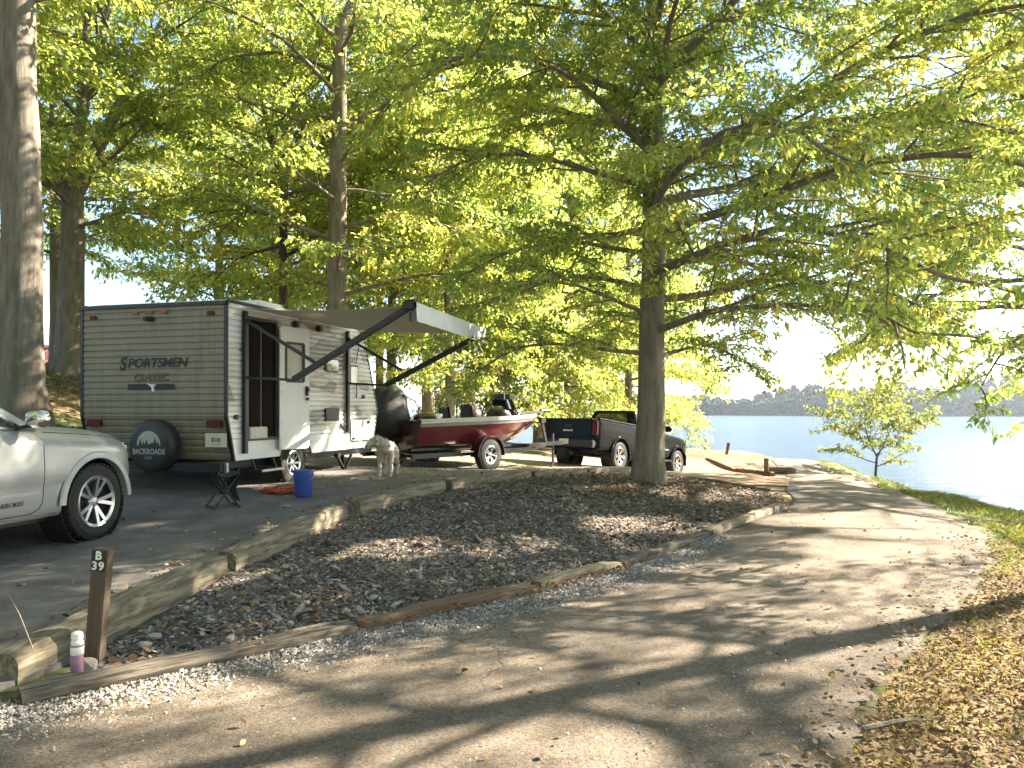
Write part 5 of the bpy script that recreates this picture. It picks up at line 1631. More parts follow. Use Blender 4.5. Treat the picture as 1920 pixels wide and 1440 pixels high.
# cabin: belt ring to roof ring
def cabin(parent, belt, roof, zb, zr, material, crown=.06, n=5, rake_pts=8):
    """belt / roof: (x_rear, x_front, half width)"""
    rings = []
    for t in np.linspace(0, 1, 9):
        e = t ** 1.15
        xr = belt[0] + (roof[0] - belt[0]) * e; xf = belt[1] + (roof[1] - belt[1]) * t; w = belt[2] + (roof[2] - belt[2]) * e
        z = zb + (zr - zb) * t
        r_ = .16
        pts = [(p[0], p[1], z) for p in rr_rect(xr, xf, -w, w, r_, 5)]
        rings.append(pts)
    for (sh, dz) in ((.035, .018), (.10, .035), (.3, .05), (.6, crown)):
        base = rings[8]
        rings.append([(p[0] + (( (roof[0] + roof[1]) / 2) - p[0]) * sh, p[1] * (1 - sh), zr + dz) for p in base])
    V = [p for rg in rings for p in rg]; m = len(rings[0])
    Fq = [(i * m + j, i * m + (j + 1) % m, (i + 1) * m + (j + 1) % m, (i + 1) * m + j) for i in range(len(rings) - 1) for j in range(m)]
    Fq += [tuple(range(m - 1, -1, -1)), tuple((len(rings) - 1) * m + j for j in range(m))]
    o = MB().add(V, Fq).build('cabin', material, parent, smooth=40)
    def side(x, t, out=.006, sgn=-1):
        e = t ** 1.15
        return Vector((x, sgn * (belt[2] + (roof[2] - belt[2]) * e + out), zb + (zr - zb) * t))
    def front(y, t, out=.006):
        return Vector((belt[1] + (roof[1] - belt[1]) * t + out, y, zb + (zr - zb) * t))
    def rear(y, t, out=.006):
        e = t ** 1.15
        return Vector((belt[0] + (roof[0] - belt[0]) * e - out, y, zb + (zr - zb) * t))
    return o, side, front, rear
def pane(name, pts, d, material, parent):
    d = Vector(d)
    mb = MB(); n = len(pts)
    mb.add([p for p in pts] + [p - d * .02 for p in pts], [tuple(range(n)), tuple(range(2 * n - 1, n - 1, -1))] + [((i + 1) % n, i, i + n, (i + 1) % n + n) for i in range(n)])
    return mb.build(name, material, parent)
cb, sd_, fr_, re_ = cabin(car, (-3.72, -.62, .885), (-3.35, -1.55, .69), 1.15, 1.68, M['silver'], .05)
for sg in (-1, 1):
    for (pts) in ([(-2.00, .06), (-.98, .06), (-1.40, .56), (-1.66, .90), (-2.00, .92)], [(-3.0, .06), (-2.10, .06), (-2.10, .92), (-2.95, .90)], [(-3.5, .1), (-3.1, .08), (-3.05, .88), (-3.28, .84)]):
        pane('side_window', [sd_(x, t, .006, sg) for (x, t) in pts], (0, sg, 0), M['glass'], car)
pane('windshield', [fr_(-.72, .06), fr_(.72, .06), fr_(.58, .93), fr_(-.58, .93)], (1, 0, .6), M['glass'], car)
pane('rear_window', [re_(-.7, .1), re_(-.58, .9), re_(.58, .9), re_(.7, .1)], (-1, 0, .5), M['glass'], car)
# window surround and beltline moulding
mb = MB()
for (a, b) in (((-3.45, .045), (-.93, .045)), ((-.93, .045), (-1.37, .56)), ((-1.37, .56), (-1.64, .94)), ((-1.64, .94), (-3.2, .93))):
    mb.bar(sd_(a[0], a[1], .008), sd_(b[0], b[1], .008), .022, .014, up=(0, 1, 0))
mb.build('window_trim', M['chrome'], car)
mb = MB()
mb.bar(sd_(-2.05, .05, .008), sd_(-2.05, .93, .008), .06, .014, up=(0, 1, 0))
mb.build('door_pillar', M['black_plastic'], car)
# shut lines, doors, mouldings
M['gap'] = mat('shut_line', (.012, .012, .012), rough=.9)
door = side_strip('front_door_seam', [(-.70, z) for z in np.linspace(1.06, .46, 9)] + [(-.74, .40), (-.85, .36)], .008, .004, M['gap'], car, -.0005)
side_strip('rear_door_seam', [(-2.03, z) for z in np.linspace(1.06, .38, 9)], .008, .004, M['gap'], car, -.0005)
side_strip('sill_seam', [(x, .365) for x in np.linspace(-2.3, -.85, 10)], .008, .004, M['gap'], car, -.0005)
side_strip('door_moulding', [(x, .545 + .01 * (x + 2) / 1.3) for x in np.linspace(-2.4, -.74, 14)], .03, .016, M['silver'], car, .004)
side_strip('sill_trim', [(x, .335) for x in np.linspace(-2.4, -.52, 14)], .024, .014, M['chrome'], car, .004)
side_strip('hood_seam', [(x, float(np.interp(x, xs, TJ)) - .045) for x in np.linspace(-.62, .62, 14)], .009, .004, M['gap'], car, -.0005)
for xh in (-1.72, -2.85):
    P = side_pt(xh, .93, .02)
    MB().bar(P + Vector((-.11, 0, 0)), P + Vector((.11, 0, 0)), .035, .025, up=(0, 1, 0)).bar(side_pt(xh - .1, .93, 0), P + Vector((-.1, 0, 0)), .03, .03).bar(side_pt(xh + .1, .93, 0), P + Vector((.1, 0, 0)), .03, .03).build('door_handle', M['silver'], car, bevel=.006)
a = side_pt(-1.22, .475, .003)
lettering('lettering', 'GRAND CHEROKEE', .06, Matrix(((1, 0, 0, a.x), (0, 0, -1, a.y), (0, 1, 0, a.z), (0, 0, 0, 1))), M['print_dark'], car, shear=.1, width=.58)
# mirror
def mirror(parent, sg, x, y, z, m, sc=1.0):
    e = MB()
    V, Fq = [], []
    prof = [(.0, .55), (.02, .8), (.07, 1), (.11, .92), (.14, .62), (.155, .2)]
    n = 16
    for (dx, k) in prof:
        for j in range(n):
            a = 2 * math.pi * j / n
            cx = abs(math.cos(a)) ** .7 * np.sign(math.cos(a)); cz = abs(math.sin(a)) ** .7 * np.sign(math.sin(a))
            V.append((x + dx * sc, y + sg * (.02 + .115 * sc * k * cx), z + .085 * sc * k * cz))
    for i in range(len(prof) - 1):
        for j in range(n): Fq.append((i * n + j, i * n + (j + 1) % n, (i + 1) * n + (j + 1) % n, (i + 1) * n + j))
    Fq += [tuple(range(n - 1, -1, -1)), tuple((len(prof) - 1) * n + j for j in range(n))]
    o = e.add(V, Fq).build('mirror', m, parent, smooth=50)
    MB().bar((x + .05, y - sg * .17, z - .09), (x + .06, y - sg * .02, z - .06), .07, .035).build('mirror_arm', M['black_plastic'], o)
    return o
mirror(car, -1, -.98, -1.05, 1.245, M['chrome'])
mirror(car, 1, -.98, 1.05, 1.245, M['chrome'])
# lamps, grille, bumper
for sg in (-1, 1):
    MB().box((.58, sg * .66, .90), (.20, .30, .13)).build('headlight', M['glass'], car, bevel=.03)
    MB().box((-3.78, sg * .78, 1.0), (.12, .26, .2)).build('tail_light', M['red_lens'], car, bevel=.03)
mb = MB().box((.81, 0, .90), (.10, .92, .13)).build('grille', M['black_plastic'], car, bevel=.01)
for k in range(7): MB().box((.865, -.36 + .12 * k, .90), (.012, .075, .11)).build('grille_slot', M['chrome'], mb, bevel=.004)
MB().box((.78, 0, .47), (.18, 1.3, .12)).build('bumper_trim', M['black_plastic'], car, bevel=.03)
MB().box((-1.5, 0, .30), (3.6, 1.5, .1)).build('underbody', M['black_plastic'], car)
MB().tube([(-.25, .3, 1.215), (.35, .32, 1.15)], .008, 5).build('washer_jet', M['black_plastic'], car)

# ---- black pickup: x = 0 at the rear bumper line, forward +x
TD = Vector((.63, .777)); TD.normalize()
tr = root('pickup_truck', (1.55, 21.9, -.06), (TD.x, TD.y), pitch=6.3)
tag(tr, 'black pickup truck parked nose down behind the big tree trunk', 'pickup truck')
M['black_paint'] = car_paint('black_paint', (.0045, .0048, .005), .0, .2)
M['black_paint'].node_tree.nodes['Principled BSDF'].inputs['Specular IOR Level'].default_value = 0.06
M['black_paint'].node_tree.nodes['Principled BSDF'].inputs['Coat Weight'].default_value = 0.05
xk = np.array([0, .05, .2, 1, 2.1, 2.2, 3.9, 4.1, 4.4, 5.0, 5.45, 5.65, 5.78])
WT = np.array([.90, .97, .985, .99, .99, .99, .99, .985, .98, .975, .96, .90, .80])
TT = np.array([1.36, 1.37, 1.38, 1.38, 1.38, 1.33, 1.31, 1.30, 1.29, 1.26, 1.22, 1.14, 1.02])
xd = np.linspace(0, 5.78, 60)
def sec_t(x):
    w, t = np.interp(x, xk, WT), np.interp(x, xk, TT)
    b = .50
    hood = np.clip((x - 3.9) / .3, 0, 1)
    return smooth_sec([(0, b), (w - .2, b), (w - .04, b + .03), (w - .012, b + .2), (w, b + .42), (w - .004, t - .18), (w - .03, t - .04), (w - .08, t - .005), (w - .25, t + .03 * hood), (0, t + .05 * hood)], 4)
cuts = [arch_cutter(x, .42, .50, y0, y1) for x in (1.28, 4.92) for (y0, y1) in ((-1.3, -.6), (.6, 1.3))]
cuts.append(MB().box((1.11, 0, 1.32), (1.92, 1.62, 1.0)).build('c', None))
loft('body', xd, [sec_t(x) for x in xd], M['black_paint'], tr, cuts, 34)
cb, sd_, fr_, re_ = cabin(tr, (2.18, 4.15, .93), (2.32, 3.55, .74), 1.30, 1.82, M['black_paint'], .05)
pane('rear_window', [re_(-.62, .12), re_(-.52, .86), re_(.52, .86), re_(.62, .12)], (-1, 0, 0), M['glass'], tr)
for sg in (-1, 1):
    pane('side_window', [sd_(x, t, .006, sg) for (x, t) in [(2.42, .08), (3.02, .08), (3.02, .9), (2.52, .9)]], (0, sg, 0), M['glass'], tr)
    pane('side_window', [sd_(x, t, .006, sg) for (x, t) in [(3.10, .08), (3.92, .08), (3.48, .9), (3.10, .9)]], (0, sg, 0), M['glass'], tr)
pane('windshield', [fr_(-.78, .06), fr_(.78, .06), fr_(.62, .93), fr_(-.62, .93)], (1, 0, .6), M['glass'], tr)
tg = MB().box((-.005, 0, 1.10), (.05, 1.58, .50)).build('tailgate', M['black_paint'], tr, bevel=.015)
MB().box((-.035, 0, 1.17), (.015, .22, .07)).build('tailgate_handle', M['black_plastic'], tg, bevel=.004)
MB().box((-.034, 0, 1.03), (.012, .34, .05)).build('tailgate_badge', M['galv'], tg, bevel=.003)
MB().box((.0, 0, 1.365), (.08, 1.6, .03)).build('tailgate_cap', M['black_plastic'], tr, bevel=.006)
for sg in (-1, 1):
    MB().box((.015, sg * .89, 1.12), (.10, .17, .42)).build('tail_light', M['red_lens'], tr, bevel=.025)
    MB().bar((.1, sg * .93, 1.385), (2.12, sg * .93, 1.385), .09, .025).build('bed_rail_cap', M['black_plastic'], tr, bevel=.006)
    MB().box((5.62, sg * .70, 1.0), (.22, .40, .2)).build('headlight', M['glass'], tr, bevel=.03)
    for xx in (1.28, 4.92):
        arch_trim('wheel_arch_trim', xx, .42, .485, .56, sg * .985, sg, M['black_paint'], tr, -10, 190, .03)
        MB().lathe([(.495, sg * .62), (.495, sg * .95), (.50, sg * .95), (.50, sg * .62)], (xx, 0, .42), 'y', 36, closed=True).build('wheel_well', M['black_plastic'], tr)
        wheel(tr, (xx, sg * .85, .405), .405, .28, .255, sg, 6, rim_mat='chrome', paired=True, spoke_w=.17)
    mirror(tr, sg, 3.72, sg * 1.13, 1.42, M['black_paint'], 1.15)
    MB().bar((2.3, sg * 1.02, .44), (4.3, sg * 1.02, .44), .12, .05).build('side_step', M['black_metal'], tr, bevel=.01)
    for xs_ in (3.06, 3.98): MB().bar((xs_, sg * .992, 1.24), (xs_, sg * .992, .56), .008, .006, up=(0, 1, 0)).build('door_seam', M['gap'], tr)
    MB().bar((2.4, sg * .995, .78), (4.2, sg * .995, .78), .03, .012, up=(0, 1, 0)).build('door_moulding', M['chrome'], tr)
    for xs_ in (2.72, 3.32): MB().bar((xs_, sg * 1.005, 1.12), (xs_ + .2, sg * 1.005, 1.12), .035, .025, up=(0, 1, 0)).build('door_handle', M['black_paint'], tr)
MB().box((-.10, 0, .66), (.20, 1.9, .20)).build('rear_bumper', M['black_metal'], tr, bevel=.03)
MB().box((-.21, 0, .70), (.012, .32, .15)).build('licence_plate', M['white'], tr)
MB().bar((-.3, 0, .48), (.4, 0, .48), .07, .07).build('tow_hitch', M['black_metal'], tr)
MB().box((5.76, 0, 1.0), (.08, 1.1, .26)).build('grille', M['chrome'], tr, bevel=.02)
MB().box((5.76, 0, .64), (.2, 1.8, .2)).build('front_bumper', M['chrome'], tr, bevel=.04)
MB().box((2.9, 0, .48), (5.0, 1.3, .14)).build('underbody', M['black_plastic'], tr)
MB().bar((.2, 0, .40), (5, 0, .40), .12, .12).bar((1.28, -.7, .42), (1.28, .7, .42), .12, .12).build('axle', M['black_metal'], tr)
MB().box((1.8, .2, 1.22), (.5, .9, .3)).build('bed_toolbox', M['black_plastic'], tr, bevel=.02)

# ---- boat trailer and the red boat on it
BD = Vector((.65, .76)); BD.normalize()
bx, by = -2.58, 16.3
bt = root('boat_trailer', (bx, by, .20), (BD.x, BD.y)); tag(bt, 'black boat trailer with bright wheel standing under the red boat', 'trailer')
mb = MB()
for sg in (-1, 1):
    mb.bar((-.1, sg * .78, .40), (3.6, sg * .78, .40), .07, .10).bar((3.6, sg * .78, .40), (5.3, 0, .43), .07, .10)
    mb.bar((.1, sg * .5, .52), (3.4, sg * .42, .50), .09, .05)
for s in (.2, 1.2, 2.0, 3.2): mb.bar((s, -.78, .38), (s, .78, .38), .06, .07)
mb.bar((4.6, 0, .43), (6.05, 0, .46), .09, .10)
mb.build('frame', M['black_metal'], bt)
MB().bar((2.0, -.95, .36), (2.0, .95, .36), .07, .07).build('axle', M['black_metal'], bt)
for sg in (-1, 1):
    wheel(bt, (2.0, sg * .98, .355), .355, .2, .20, sg, 5, rim_mat='alloy', paired=True, spoke_w=.2)
    mb = MB(); n = 16
    for i in range(n):
        A = [R(-5 + 190 * (i + k) / n) for k in (0, 1)]
        V = [(2.0 + math.cos(a) * rr, sg * yy, .36 + math.sin(a) * rr) for a in A for (rr, yy) in ((.42, .85), (.44, .85), (.44, 1.10), (.42, 1.10))]
        mb.add(V, [(0, 1, 5, 4), (1, 2, 6, 5), (2, 3, 7, 6), (3, 0, 4, 7)])
    mb.build('fender', mat('dark_red_fender', (.035, .006, .007), rough=.3, coat=.6), bt)
    MB().box((-.12, sg * .74, .42), (.04, .2, .07)).build('tail_light', M['red_lens'], bt)
    MB().bar((1.1, sg * .93, .45), (1.5, sg * .93, .45), .18, .02).build('step_plate', M['galv'], bt)
MB().bar((5.35, 0, .46), (5.15, 0, 1.12), .07, .07).box((5.18, 0, 1.08), (.16, .12, .14)).build('winch_post', M['black_metal'], bt)
MB().bar((5.75, .07, -.12), (5.75, .07, .72), .05, .05).lathe([(.09, -.02), (.09, .02)], (5.75, .07, -.12), 'y', 14).build('tongue_jack', M['dark_alloy'], bt)

boat = root('bass_boat', (bx, by, .20), (BD.x, BD.y)); tag(boat, 'red fishing boat with pale deck edge sitting on the black trailer', 'boat')
M['boat_red'] = mat('metalflake_red', (.115, .008, .014), (.17, .012, .02), scale=220, rough=.2, metal=.35, coat=.9)
M['boat_dark'] = mat('dark_shaded_gelcoat', (.03, .012, .014), (.05, .018, .02), scale=90, rough=.25, coat=.7)
M['boat_cap'] = mat('pale_deck_cap', (.50, .46, .41), (.42, .38, .33), scale=3, rough=.35, coat=.4)
M['boat_grey'] = mat('grey_hull_stripe', (.14, .13, .115), (.2, .185, .165), scale=4, rough=.3, coat=.5)
M['deck_carpet'] = mat('deck_carpet', (.06, .055, .055), (.09, .085, .08), scale=60, rough=.95)
BL = 4.8
xb_ = np.linspace(0, BL, 40)
def hull_pts(x):
    u = x / BL
    w = .93 * np.clip(1 - max(0, (u - .45) / .55) ** 2.4, .02, 1)         # gunwale half beam
    wc = (.80 - .05 * u) * np.clip(1 - max(0, (u - .35) / .65) ** 1.9, .015, 1)
    keel = .44 + .55 * max(0, (u - .55) / .45) ** 2.3
    ch = .60 + .44 * max(0, (u - .42) / .58) ** 1.8
    gw = 1.14 + .09 * u
    return w, wc, keel, ch, gw
def hull_band(name, f, material, smooth=50):
    mb = MB()
    for sg in (-1, 1):
        V, Fq = [], []
        k = None
        for x in xb_:
            P = f(*hull_pts(x), x)
            k = len(P)
            V += [(px_[0], sg * px_[1], px_[2]) for px_ in P]
        for i in range(len(xb_) - 1):
            for j in range(k - 1):
                q = (i * k + j, i * k + j + 1, (i + 1) * k + j + 1, (i + 1) * k + j)
                Fq.append(q if sg < 0 else q[::-1])
        mb.add(V, Fq)
    return mb.build(name, material, boat, smooth=smooth, fix=False)
hull_band('hull_bottom', lambda w, wc, ke, ch, gw, x: [(x, 0, ke), (x, wc * .5, ke + (ch - ke) * .55), (x, wc, ch), (x, wc + .02, ch + .03)], M['boat_dark'])
hull_band('hull_side', lambda w, wc, ke, ch, gw, x: [(x + .10 * x / BL * t, (wc + .02) + (w - wc - .02) * (t ** .8), ch + .03 + (gw - .14 - ch - .03) * t) for t in np.linspace(0, 1, 6)], M['boat_red'])
hull_band('side_stripe', lambda w, wc, ke, ch, gw, x: [(x + .10 * x / BL, w, gw - .14), (x + .11 * x / BL, w + .008, gw - .06)], M['boat_grey'])
hull_band('deck_edge', lambda w, wc, ke, ch, gw, x: [(x + .11 * x / BL, w + .03, gw - .065), (x + .12 * x / BL, w + .035, gw - .01), (x + .12 * x / BL, w + .01, gw + .02), (x + .11 * x / BL, max(w - .10, 0), gw + .025)], M['boat_cap'])
hull_band('deck', lambda w, wc, ke, ch, gw, x: [(x + .11 * x / BL, max(w - .10, 0), gw + .025), (x + .1 * x / BL, max(w - .13, 0), gw - .03 - (.34 if 1.35 < x < 2.9 else 0)), (x + .1 * x / BL, 0, gw - .03 - (.34 if 1.35 < x < 2.9 else 0))], M['deck_carpet'])
w, wc, ke, ch, gw = hull_pts(0)
MB().add([(0, -w, gw), (0, w, gw), (0, w, gw - .14), (0, wc, ch), (0, 0, ke), (0, -wc, ch), (0, -w, gw - .14)], [(0, 1, 2, 3, 4, 5, 6)]).build('transom', M['boat_dark'], boat, fix=False)  # shade at the stern is put into the transom's dark colour
# engine under its black cover, tilted
en = bpy.data.objects.new('outboard_motor', None); COL.objects.link(en); en.parent = boat; en.scale = (1.38, 1.38, 1.28); en.location = (.14, 0, 1.04); en.rotation_euler = (0, R(-28), 0)
M['cover_cloth'] = mat('black_engine_cover', (.012, .013, .012), (.022, .024, .022), scale=7, rough=.6, bump=.5, bscale=9)
V, Fq = [], []
prof = [(-.05, .20, .24), (.05, .30, .29), (.2, .33, .30), (.36, .34, .29), (.5, .31, .27), (.62, .23, .21), (.69, .12, .12), (.72, .03, .03)]
n = 20
re = np.random.default_rng(9)
for (z, a, b) in prof:
    for j in range(n):
        t = 2 * math.pi * j / n
        k = 1 + re.uniform(-.05, .05)
        V.append((-.10 + 1.25 * a * math.cos(t) * k + (.10 if z > .3 else 0) * z, b * math.sin(t) * k, z))
for i in range(len(prof) - 1):
    for j in range(n): Fq.append((i * n + j, i * n + (j + 1) % n, (i + 1) * n + (j + 1) % n, (i + 1) * n + j))
Fq += [tuple(range(n - 1, -1, -1)), tuple((len(prof) - 1) * n + j for j in range(n))]
MB().add(V, Fq).build('motor_cover', M['cover_cloth'], en, smooth=60)
MB().bar((-.18, 0, .0), (-.24, 0, -.75), .16, .24, up=(1, 0, 0)).bar((-.24, 0, -.55), (-.62, 0, -.58), .34, .02).lathe([(.02, -.30), (.06, -.22), (.065, 0), (.04, .2), (.01, .28)], (-.26, 0, -.82), 'x', 14).bar((-.26, 0, -.85), (-.30, 0, -1.02), .02, .18, up=(1, 0, 0)).build('lower_unit', M['black_metal'], en, smooth=40)
pr = MB()
for k in range(3):
    a = 2 * math.pi * k / 3
    pr.add([(-.56, .03 * math.cos(a), -.82 + .03 * math.sin(a)), (-.60, .15 * math.cos(a + .4), -.82 + .15 * math.sin(a + .4)), (-.52, .16 * math.cos(a - .2), -.82 + .16 * math.sin(a - .2))], [(0, 1, 2), (2, 1, 0)])
pr.build('propeller', M['galv'], en, fix=False)
MB().tube([(.16, -.22, .5), (.30, -.28, .30), (.34, -.26, .10), (.24, -.25, -.05)], .018, 6).build('cover_strap', M['galv'], en, smooth=60)
MB().box((-.10, 0, .92), (.24, .34, .5)).build('jack_plate', M['black_metal'], boat)
# seats
M['seat_vinyl'] = mat('dark_seat_vinyl', (.018, .018, .02), (.03, .03, .032), scale=14, rough=.45)
def bseat(x, y, z, name='seat', hgt=.5):
    s = MB().box((x, y, z + .06), (.42, .42, .12)).build(name, M['seat_vinyl'], boat, bevel=.04, smooth=40)
    MB().bar((x - .19, y, z + .1), (x - .27, y, z + hgt), .38, .10, up=(1, 0, 0)).build('backrest', M['seat_vinyl'], s, bevel=.04, smooth=40)
bseat(2.2, -.36, .95, hgt=.54); bseat(2.2, .36, .95, hgt=.54); bseat(4.05, 0, 1.20, hgt=.42)
mb = MB(); V, Fq = [], []
def dome(name, x, y, z, rx, ry, rz_, m):
    V, Fq = [], []
    for i in range(7):
        a = math.pi / 2 * i / 6
        for j in range(18):
            t = 2 * math.pi * j / 18
            V.append((x + rx * math.cos(a) ** .8 * math.cos(t), y + ry * math.cos(a) ** .8 * math.sin(t), z + rz_ * math.sin(a)))
    for i in range(6):
        for j in range(18): Fq.append((i * 18 + j, i * 18 + (j + 1) % 18, (i + 1) * 18 + (j + 1) % 18, (i + 1) * 18 + j))
    return MB().add(V, Fq).build(name, m, boat, smooth=50)
dome('console', 2.95, -.45, 1.12, .36, .30, .34, M['boat_dark'])
dome('console', 2.95, .45, 1.12, .34, .28, .32, M['boat_dark'])
mb = MB()
for i in range(10):
    a0, a1 = R(-80 + 160 * i / 10), R(-80 + 160 * (i + 1) / 10)
    mb.add([(3.0 + .30 * math.cos(a0), -.45 + .27 * math.sin(a0), 1.38), (3.0 + .30 * math.cos(a1), -.45 + .27 * math.sin(a1), 1.38), (2.93 + .24 * math.cos(a1), -.45 + .24 * math.sin(a1), 1.60), (2.93 + .24 * math.cos(a0), -.45 + .24 * math.sin(a0), 1.60)], [(0, 1, 2, 3), (3, 2, 1, 0)])
mb.build('windscreen', M['glass'], boat, fix=False)
sw_ = MB(); R0 = .17
sw_.tube([(2.60 + .06 * math.sin(t), -.42 + R0 * math.cos(t), 1.32 + R0 * math.sin(t)) for t in np.linspace(0, 6.283, 20)], .016, 6, cap=False)
sw_.build('steering_wheel', M['black_plastic'], boat, smooth=60)
dome('livewell_lid', .75, -.35, 1.14, .36, .3, .17, M['boat_dark'])
dome('livewell_lid', 1.25, .3, 1.14, .30, .3, .14, M['boat_dark'])
MB().box((.82, -.62, 1.24), (.22, .03, .07)).build('lid_highlight', M['white'], boat, bevel=.01)  # white bar painted in as the highlight on the lid
tm = MB().bar((3.55, -.55, 1.27), (4.75, -.38, 1.30), .06, .06).bar((3.5, -.55, 1.32), (3.25, -.58, 1.62), .05, .05).box((3.22, -.58, 1.66), (.22, .14, .12))
tm.build('trolling_motor', M['black_plastic'], boat, bevel=.01)
MB().lathe([(.0, -.22), (.05, -.18), (.055, .16), (.02, .24)], (4.85, -.36, 1.33), 'x', 14).build('trolling_pod', M['black_plastic'], boat, smooth=40)
for (x, y, zt) in ((3.7, .15, 1.62), (3.75, .3, 1.58), (2.62, .62, 1.7)):
    MB().bar((x, y, 1.15), (x + .03, y, zt), .03, .03).box((x + .03, y, zt + .05), (.06, .22, .16)).build('fish_finder', M['black_plastic'], boat, bevel=.01)
MB().tube([(3.35, -.7, 1.2), (3.55, -.66, 1.38), (3.62, -.64, 1.24)], .014, 6).build('grab_rail', M['galv'], boat, smooth=60)
MB().tube([(5.0, 0, 1.24), (5.05, 0, 1.34), (5.15, 0, 1.34), (5.2, 0, 1.24)], .014, 6).build('bow_eye', M['galv'], boat, smooth=60)

# ---- dog
x, y = -2.02, 12.52
dog = root('dog', (x, y, h1(x, y) + .035), (-.04, -1.0))
tag(dog, 'cream curly-coated dog standing by the camper front with lowered head', 'dog')
J = {}
VV, EE, RR_ = [], [], []
def jv(k, p, r, frm=None):
    J[k] = len(VV); VV.append(p); RR_.append(r)
    if frm is not None: EE.append((J[frm], J[k]))
jv('hip', (-.24, 0, .475), .084)
jv('loin', (-.10, 0, .49), .082, 'hip')
jv('rib', (.08, 0, .48), .108, 'loin')
jv('sh', (.24, 0, .495), .115, 'rib')
jv('n1', (.33, -.03, .56), .075, 'sh')
jv('n2', (.38, -.07, .605), .066, 'n1')
jv('hd', (.42, -.125, .605), .080, 'n2')
jv('mz', (.485, -.185, .55), .050, 'hd')
jv('ns', (.535, -.225, .515), .034, 'mz')
for s, k in ((-1, 'r'), (1, 'l')):
    fx = .02 if s < 0 else 0
    jv('fs' + k, (.22 + fx, s * .085, .40), .056, 'sh'); jv('fe' + k, (.20 + fx, s * .090, .30), .036, 'fs' + k); jv('fw' + k, (.225 + fx, s * .09, .145), .024, 'fe' + k); jv('ft' + k, (.225 + fx, s * .09, .045), .021, 'fw' + k); jv('fp' + k, (.265 + fx, s * .09, .02), .021, 'ft' + k)
    hx = -.05 if s > 0 else .03
    jv('hs' + k, (-.22 + hx * .4, s * .08, .38), .064, 'hip'); jv('hk' + k, (-.17 + hx, s * .09, .285), .04, 'hs' + k); jv('hh' + k, (-.33 + hx, s * .09, .155), .025, 'hk' + k); jv('hf' + k, (-.29 + hx, s * .09, .045), .021, 'hh' + k); jv('hp' + k, (-.245 + hx, s * .09, .02), .021, 'hf' + k)
jv('t1', (-.33, 0, .46), .035, 'hip'); jv('t2', (-.40, .01, .38), .028, 't1'); jv('t3', (-.42, .015, .29), .022, 't2')
me = bpy.data.meshes.new('dog_body'); me.from_pydata(VV, EE, [])
db = link('dog_body', me, None, dog)
m = db.modifiers.new('s', 'SKIN'); m.use_smooth_shade = True
for i, r_ in enumerate(RR_):
    d = me.skin_vertices[0].data[i]; d.radius = (r_, r_); d.use_root = (i == 0)
m = db.modifiers.new('u', 'SUBSURF'); m.levels = 3; m.render_levels = 3
bpy.context.view_layer.update()
baked(db)
db.name = 'body'
from mathutils import noise as mnoise
nv = db.data
nv.update()
co = [v.co.copy() for v in nv.vertices]; nn2 = [v.normal.copy() for v in nv.vertices]
for v, c, n_ in zip(nv.vertices, co, nn2):
    k = mnoise.noise(c * 26) * .010 + mnoise.noise(c * 55) * .006
    v.co = c + n_ * (k + .004)
M['fur'] = mat('cream_curly_fur', (.54, .48, .41), (.70, .645, .57), scale=28, rough=.95, bump=.9, bscale=60, c3=(.20, .165, .13), c3scale=7)
nv.materials.clear(); nv.materials.append(M['fur'])
nv.polygons.foreach_set('use_smooth', np.ones(len(nv.polygons), bool))
# tufts of coat standing off the body
rt = np.random.default_rng(4)
fc = [(p.center.copy(), p.normal.copy()) for p in nv.polygons]
ix = rt.choice(len(fc), 5200)
V = []
for i in ix:
    c, n_ = fc[i]
    if c.z < .05 or (c.z < .30 and rt.random() < .75): continue
    d = (n_ + Vector(rt.normal(0, .45, 3)) + Vector((-.2, 0, -.75))).normalized()
    s = d.cross(Vector(rt.normal(0, 1, 3))).normalized() * rt.uniform(.006, .011)
    L_ = rt.uniform(.022, .045) * (.8 if c.z > .33 else .35)
    V += [c - s - n_ * .004, c + s - n_ * .004, c + d * L_ + n_ * .006]
ct = fast_mesh('coat', V, T=np.arange(len(V)).reshape(-1, 3))
tag(link('coat', ct, M['fur'], dog), kind='stuff')
for s in (-1, 1):
    c = Vector((.415, -.125, .645)) + Vector((.86, .5, 0)) * (.062 * s)
    MB().tube([c, c + Vector((.03 * s, .02 * s, -.05)), c + Vector((.035 * s, .02 * s, -.12)), c + Vector((.03 * s, .015 * s, -.15))], [.018, .032, .034, .012], 8).build('ear', M['fur'], dog, smooth=60)
    q = Vector((.475, -.165, .605)) + Vector((.86, .5, 0)) * (.032 * s)
    MB().lathe([(0, -.010), (.008, -.006), (.010, 0), (.008, .006), (0, .010)], q, 'z', 8).build('eye', M['black_plastic'], dog, smooth=60)
MB().lathe([(0, -.014), (.014, -.008), (.018, 0), (.012, .012), (0, .015)], (.555, -.240, .515), 'z', 10).build('nose', M['black_plastic'], dog, smooth=60)

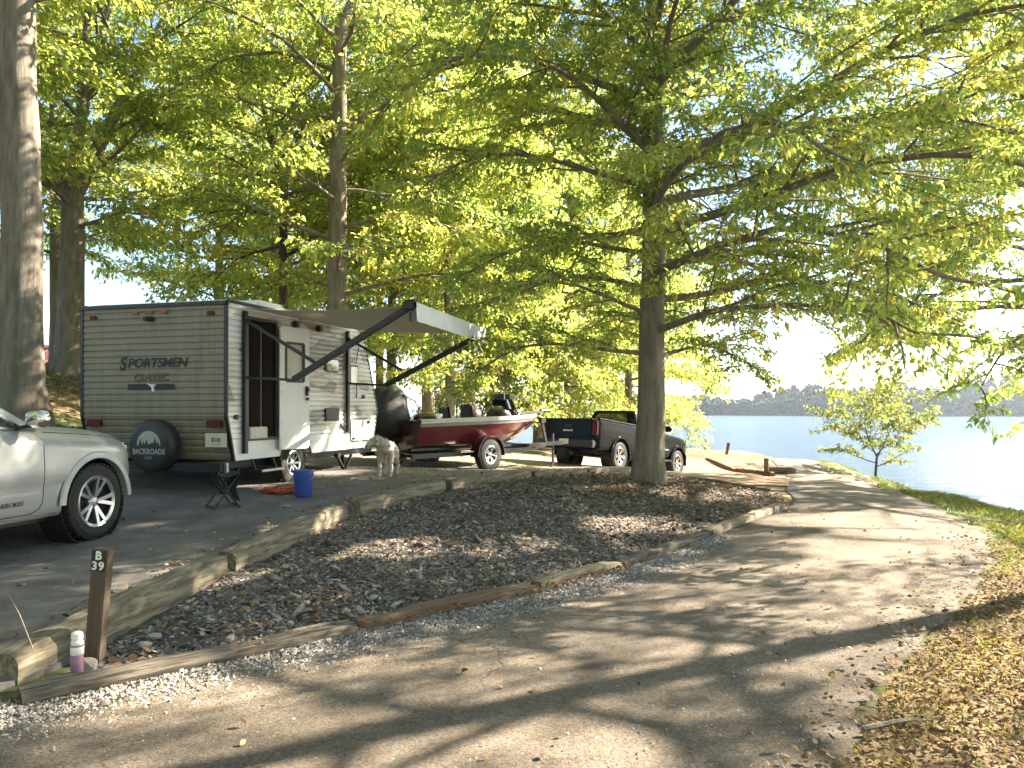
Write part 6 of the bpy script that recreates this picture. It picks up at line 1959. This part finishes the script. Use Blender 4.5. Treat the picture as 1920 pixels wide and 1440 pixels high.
# ---- cabin with a maroon roof behind the hill
x, y = -28.2, 46
cbn = root('cabin', (x, y, h1(x, y) - .3), (1, .15)); tag(cbn, 'distant cabin with dark red roof seen between the two left trunks', 'building')
M['maroon'] = mat('maroon_roof', (.11, .028, .026), (.16, .045, .04), scale=5, rough=.7)
M['boards'] = mat('brown_boards', (.10, .055, .045), (.15, .085, .065), scale=3, rough=.85, stretch=(.4, .4, 5))
b0 = MB().box((0, 0, .9), (7, 5, 1.8)).build('wall', M['boards'], cbn)
MB().box((-1.5, -2.52, .75), (.95, .06, 1.5)).build('door', M['interior'], b0)
for wx in (.6, 2.3): MB().box((wx, -2.52, 1.0), (.9, .05, .8)).build('window', M['glass'], b0)
rf = MB().prism([(-3.0, 1.78), (0, 3.0), (3.0, 1.78), (3.0, 1.68), (0, 2.88), (-3.0, 1.68)], lambda p: Vector((-3.8, p[0], p[1])), lambda p: Vector((3.8, p[0], p[1]))).build('roof', M['maroon'], cbn)
for k in range(11): MB().bar((-3.6 + .72 * k, -2.98, 1.81), (-3.6 + .72 * k, -.02, 3.02), .05, .05).build('roof_rib', M['maroon'], rf)
MB().box((1.2, -.5, 3.1), (.4, .4, 1.0)).build('chimney', M['black_metal'], rf)
# ------------------------------------------------------------------ air
hm = bpy.data.materials.new('air')
hm.use_nodes = True
nt = hm.node_tree
nt.nodes.remove(nt.nodes['Principled BSDF'])
pv = nt.nodes.new('ShaderNodeVolumePrincipled')
pv.inputs['Color'].default_value = (.68, .80, .97, 1)
pv.inputs['Density'].default_value = 0.00026
pv.inputs['Anisotropy'].default_value = 0.45
nt.links.new(pv.outputs[0], nt.nodes['Material Output'].inputs['Volume'])
x0, x1, y0, y1, z0, z1 = -300, 900, -160, 640, -8.6, 24
V = [(a, b, c) for a in (x0, x1) for b in (y0, y1) for c in (z0, z1)]
hz = link('haze', fast_mesh('haze', V, Q=[(0, 1, 3, 2), (4, 6, 7, 5), (0, 4, 5, 1), (2, 3, 7, 6), (0, 2, 6, 4), (1, 5, 7, 3)]), hm)
tag(hz, 'thin bright haze over the lake and between the trees', kind='stuff')
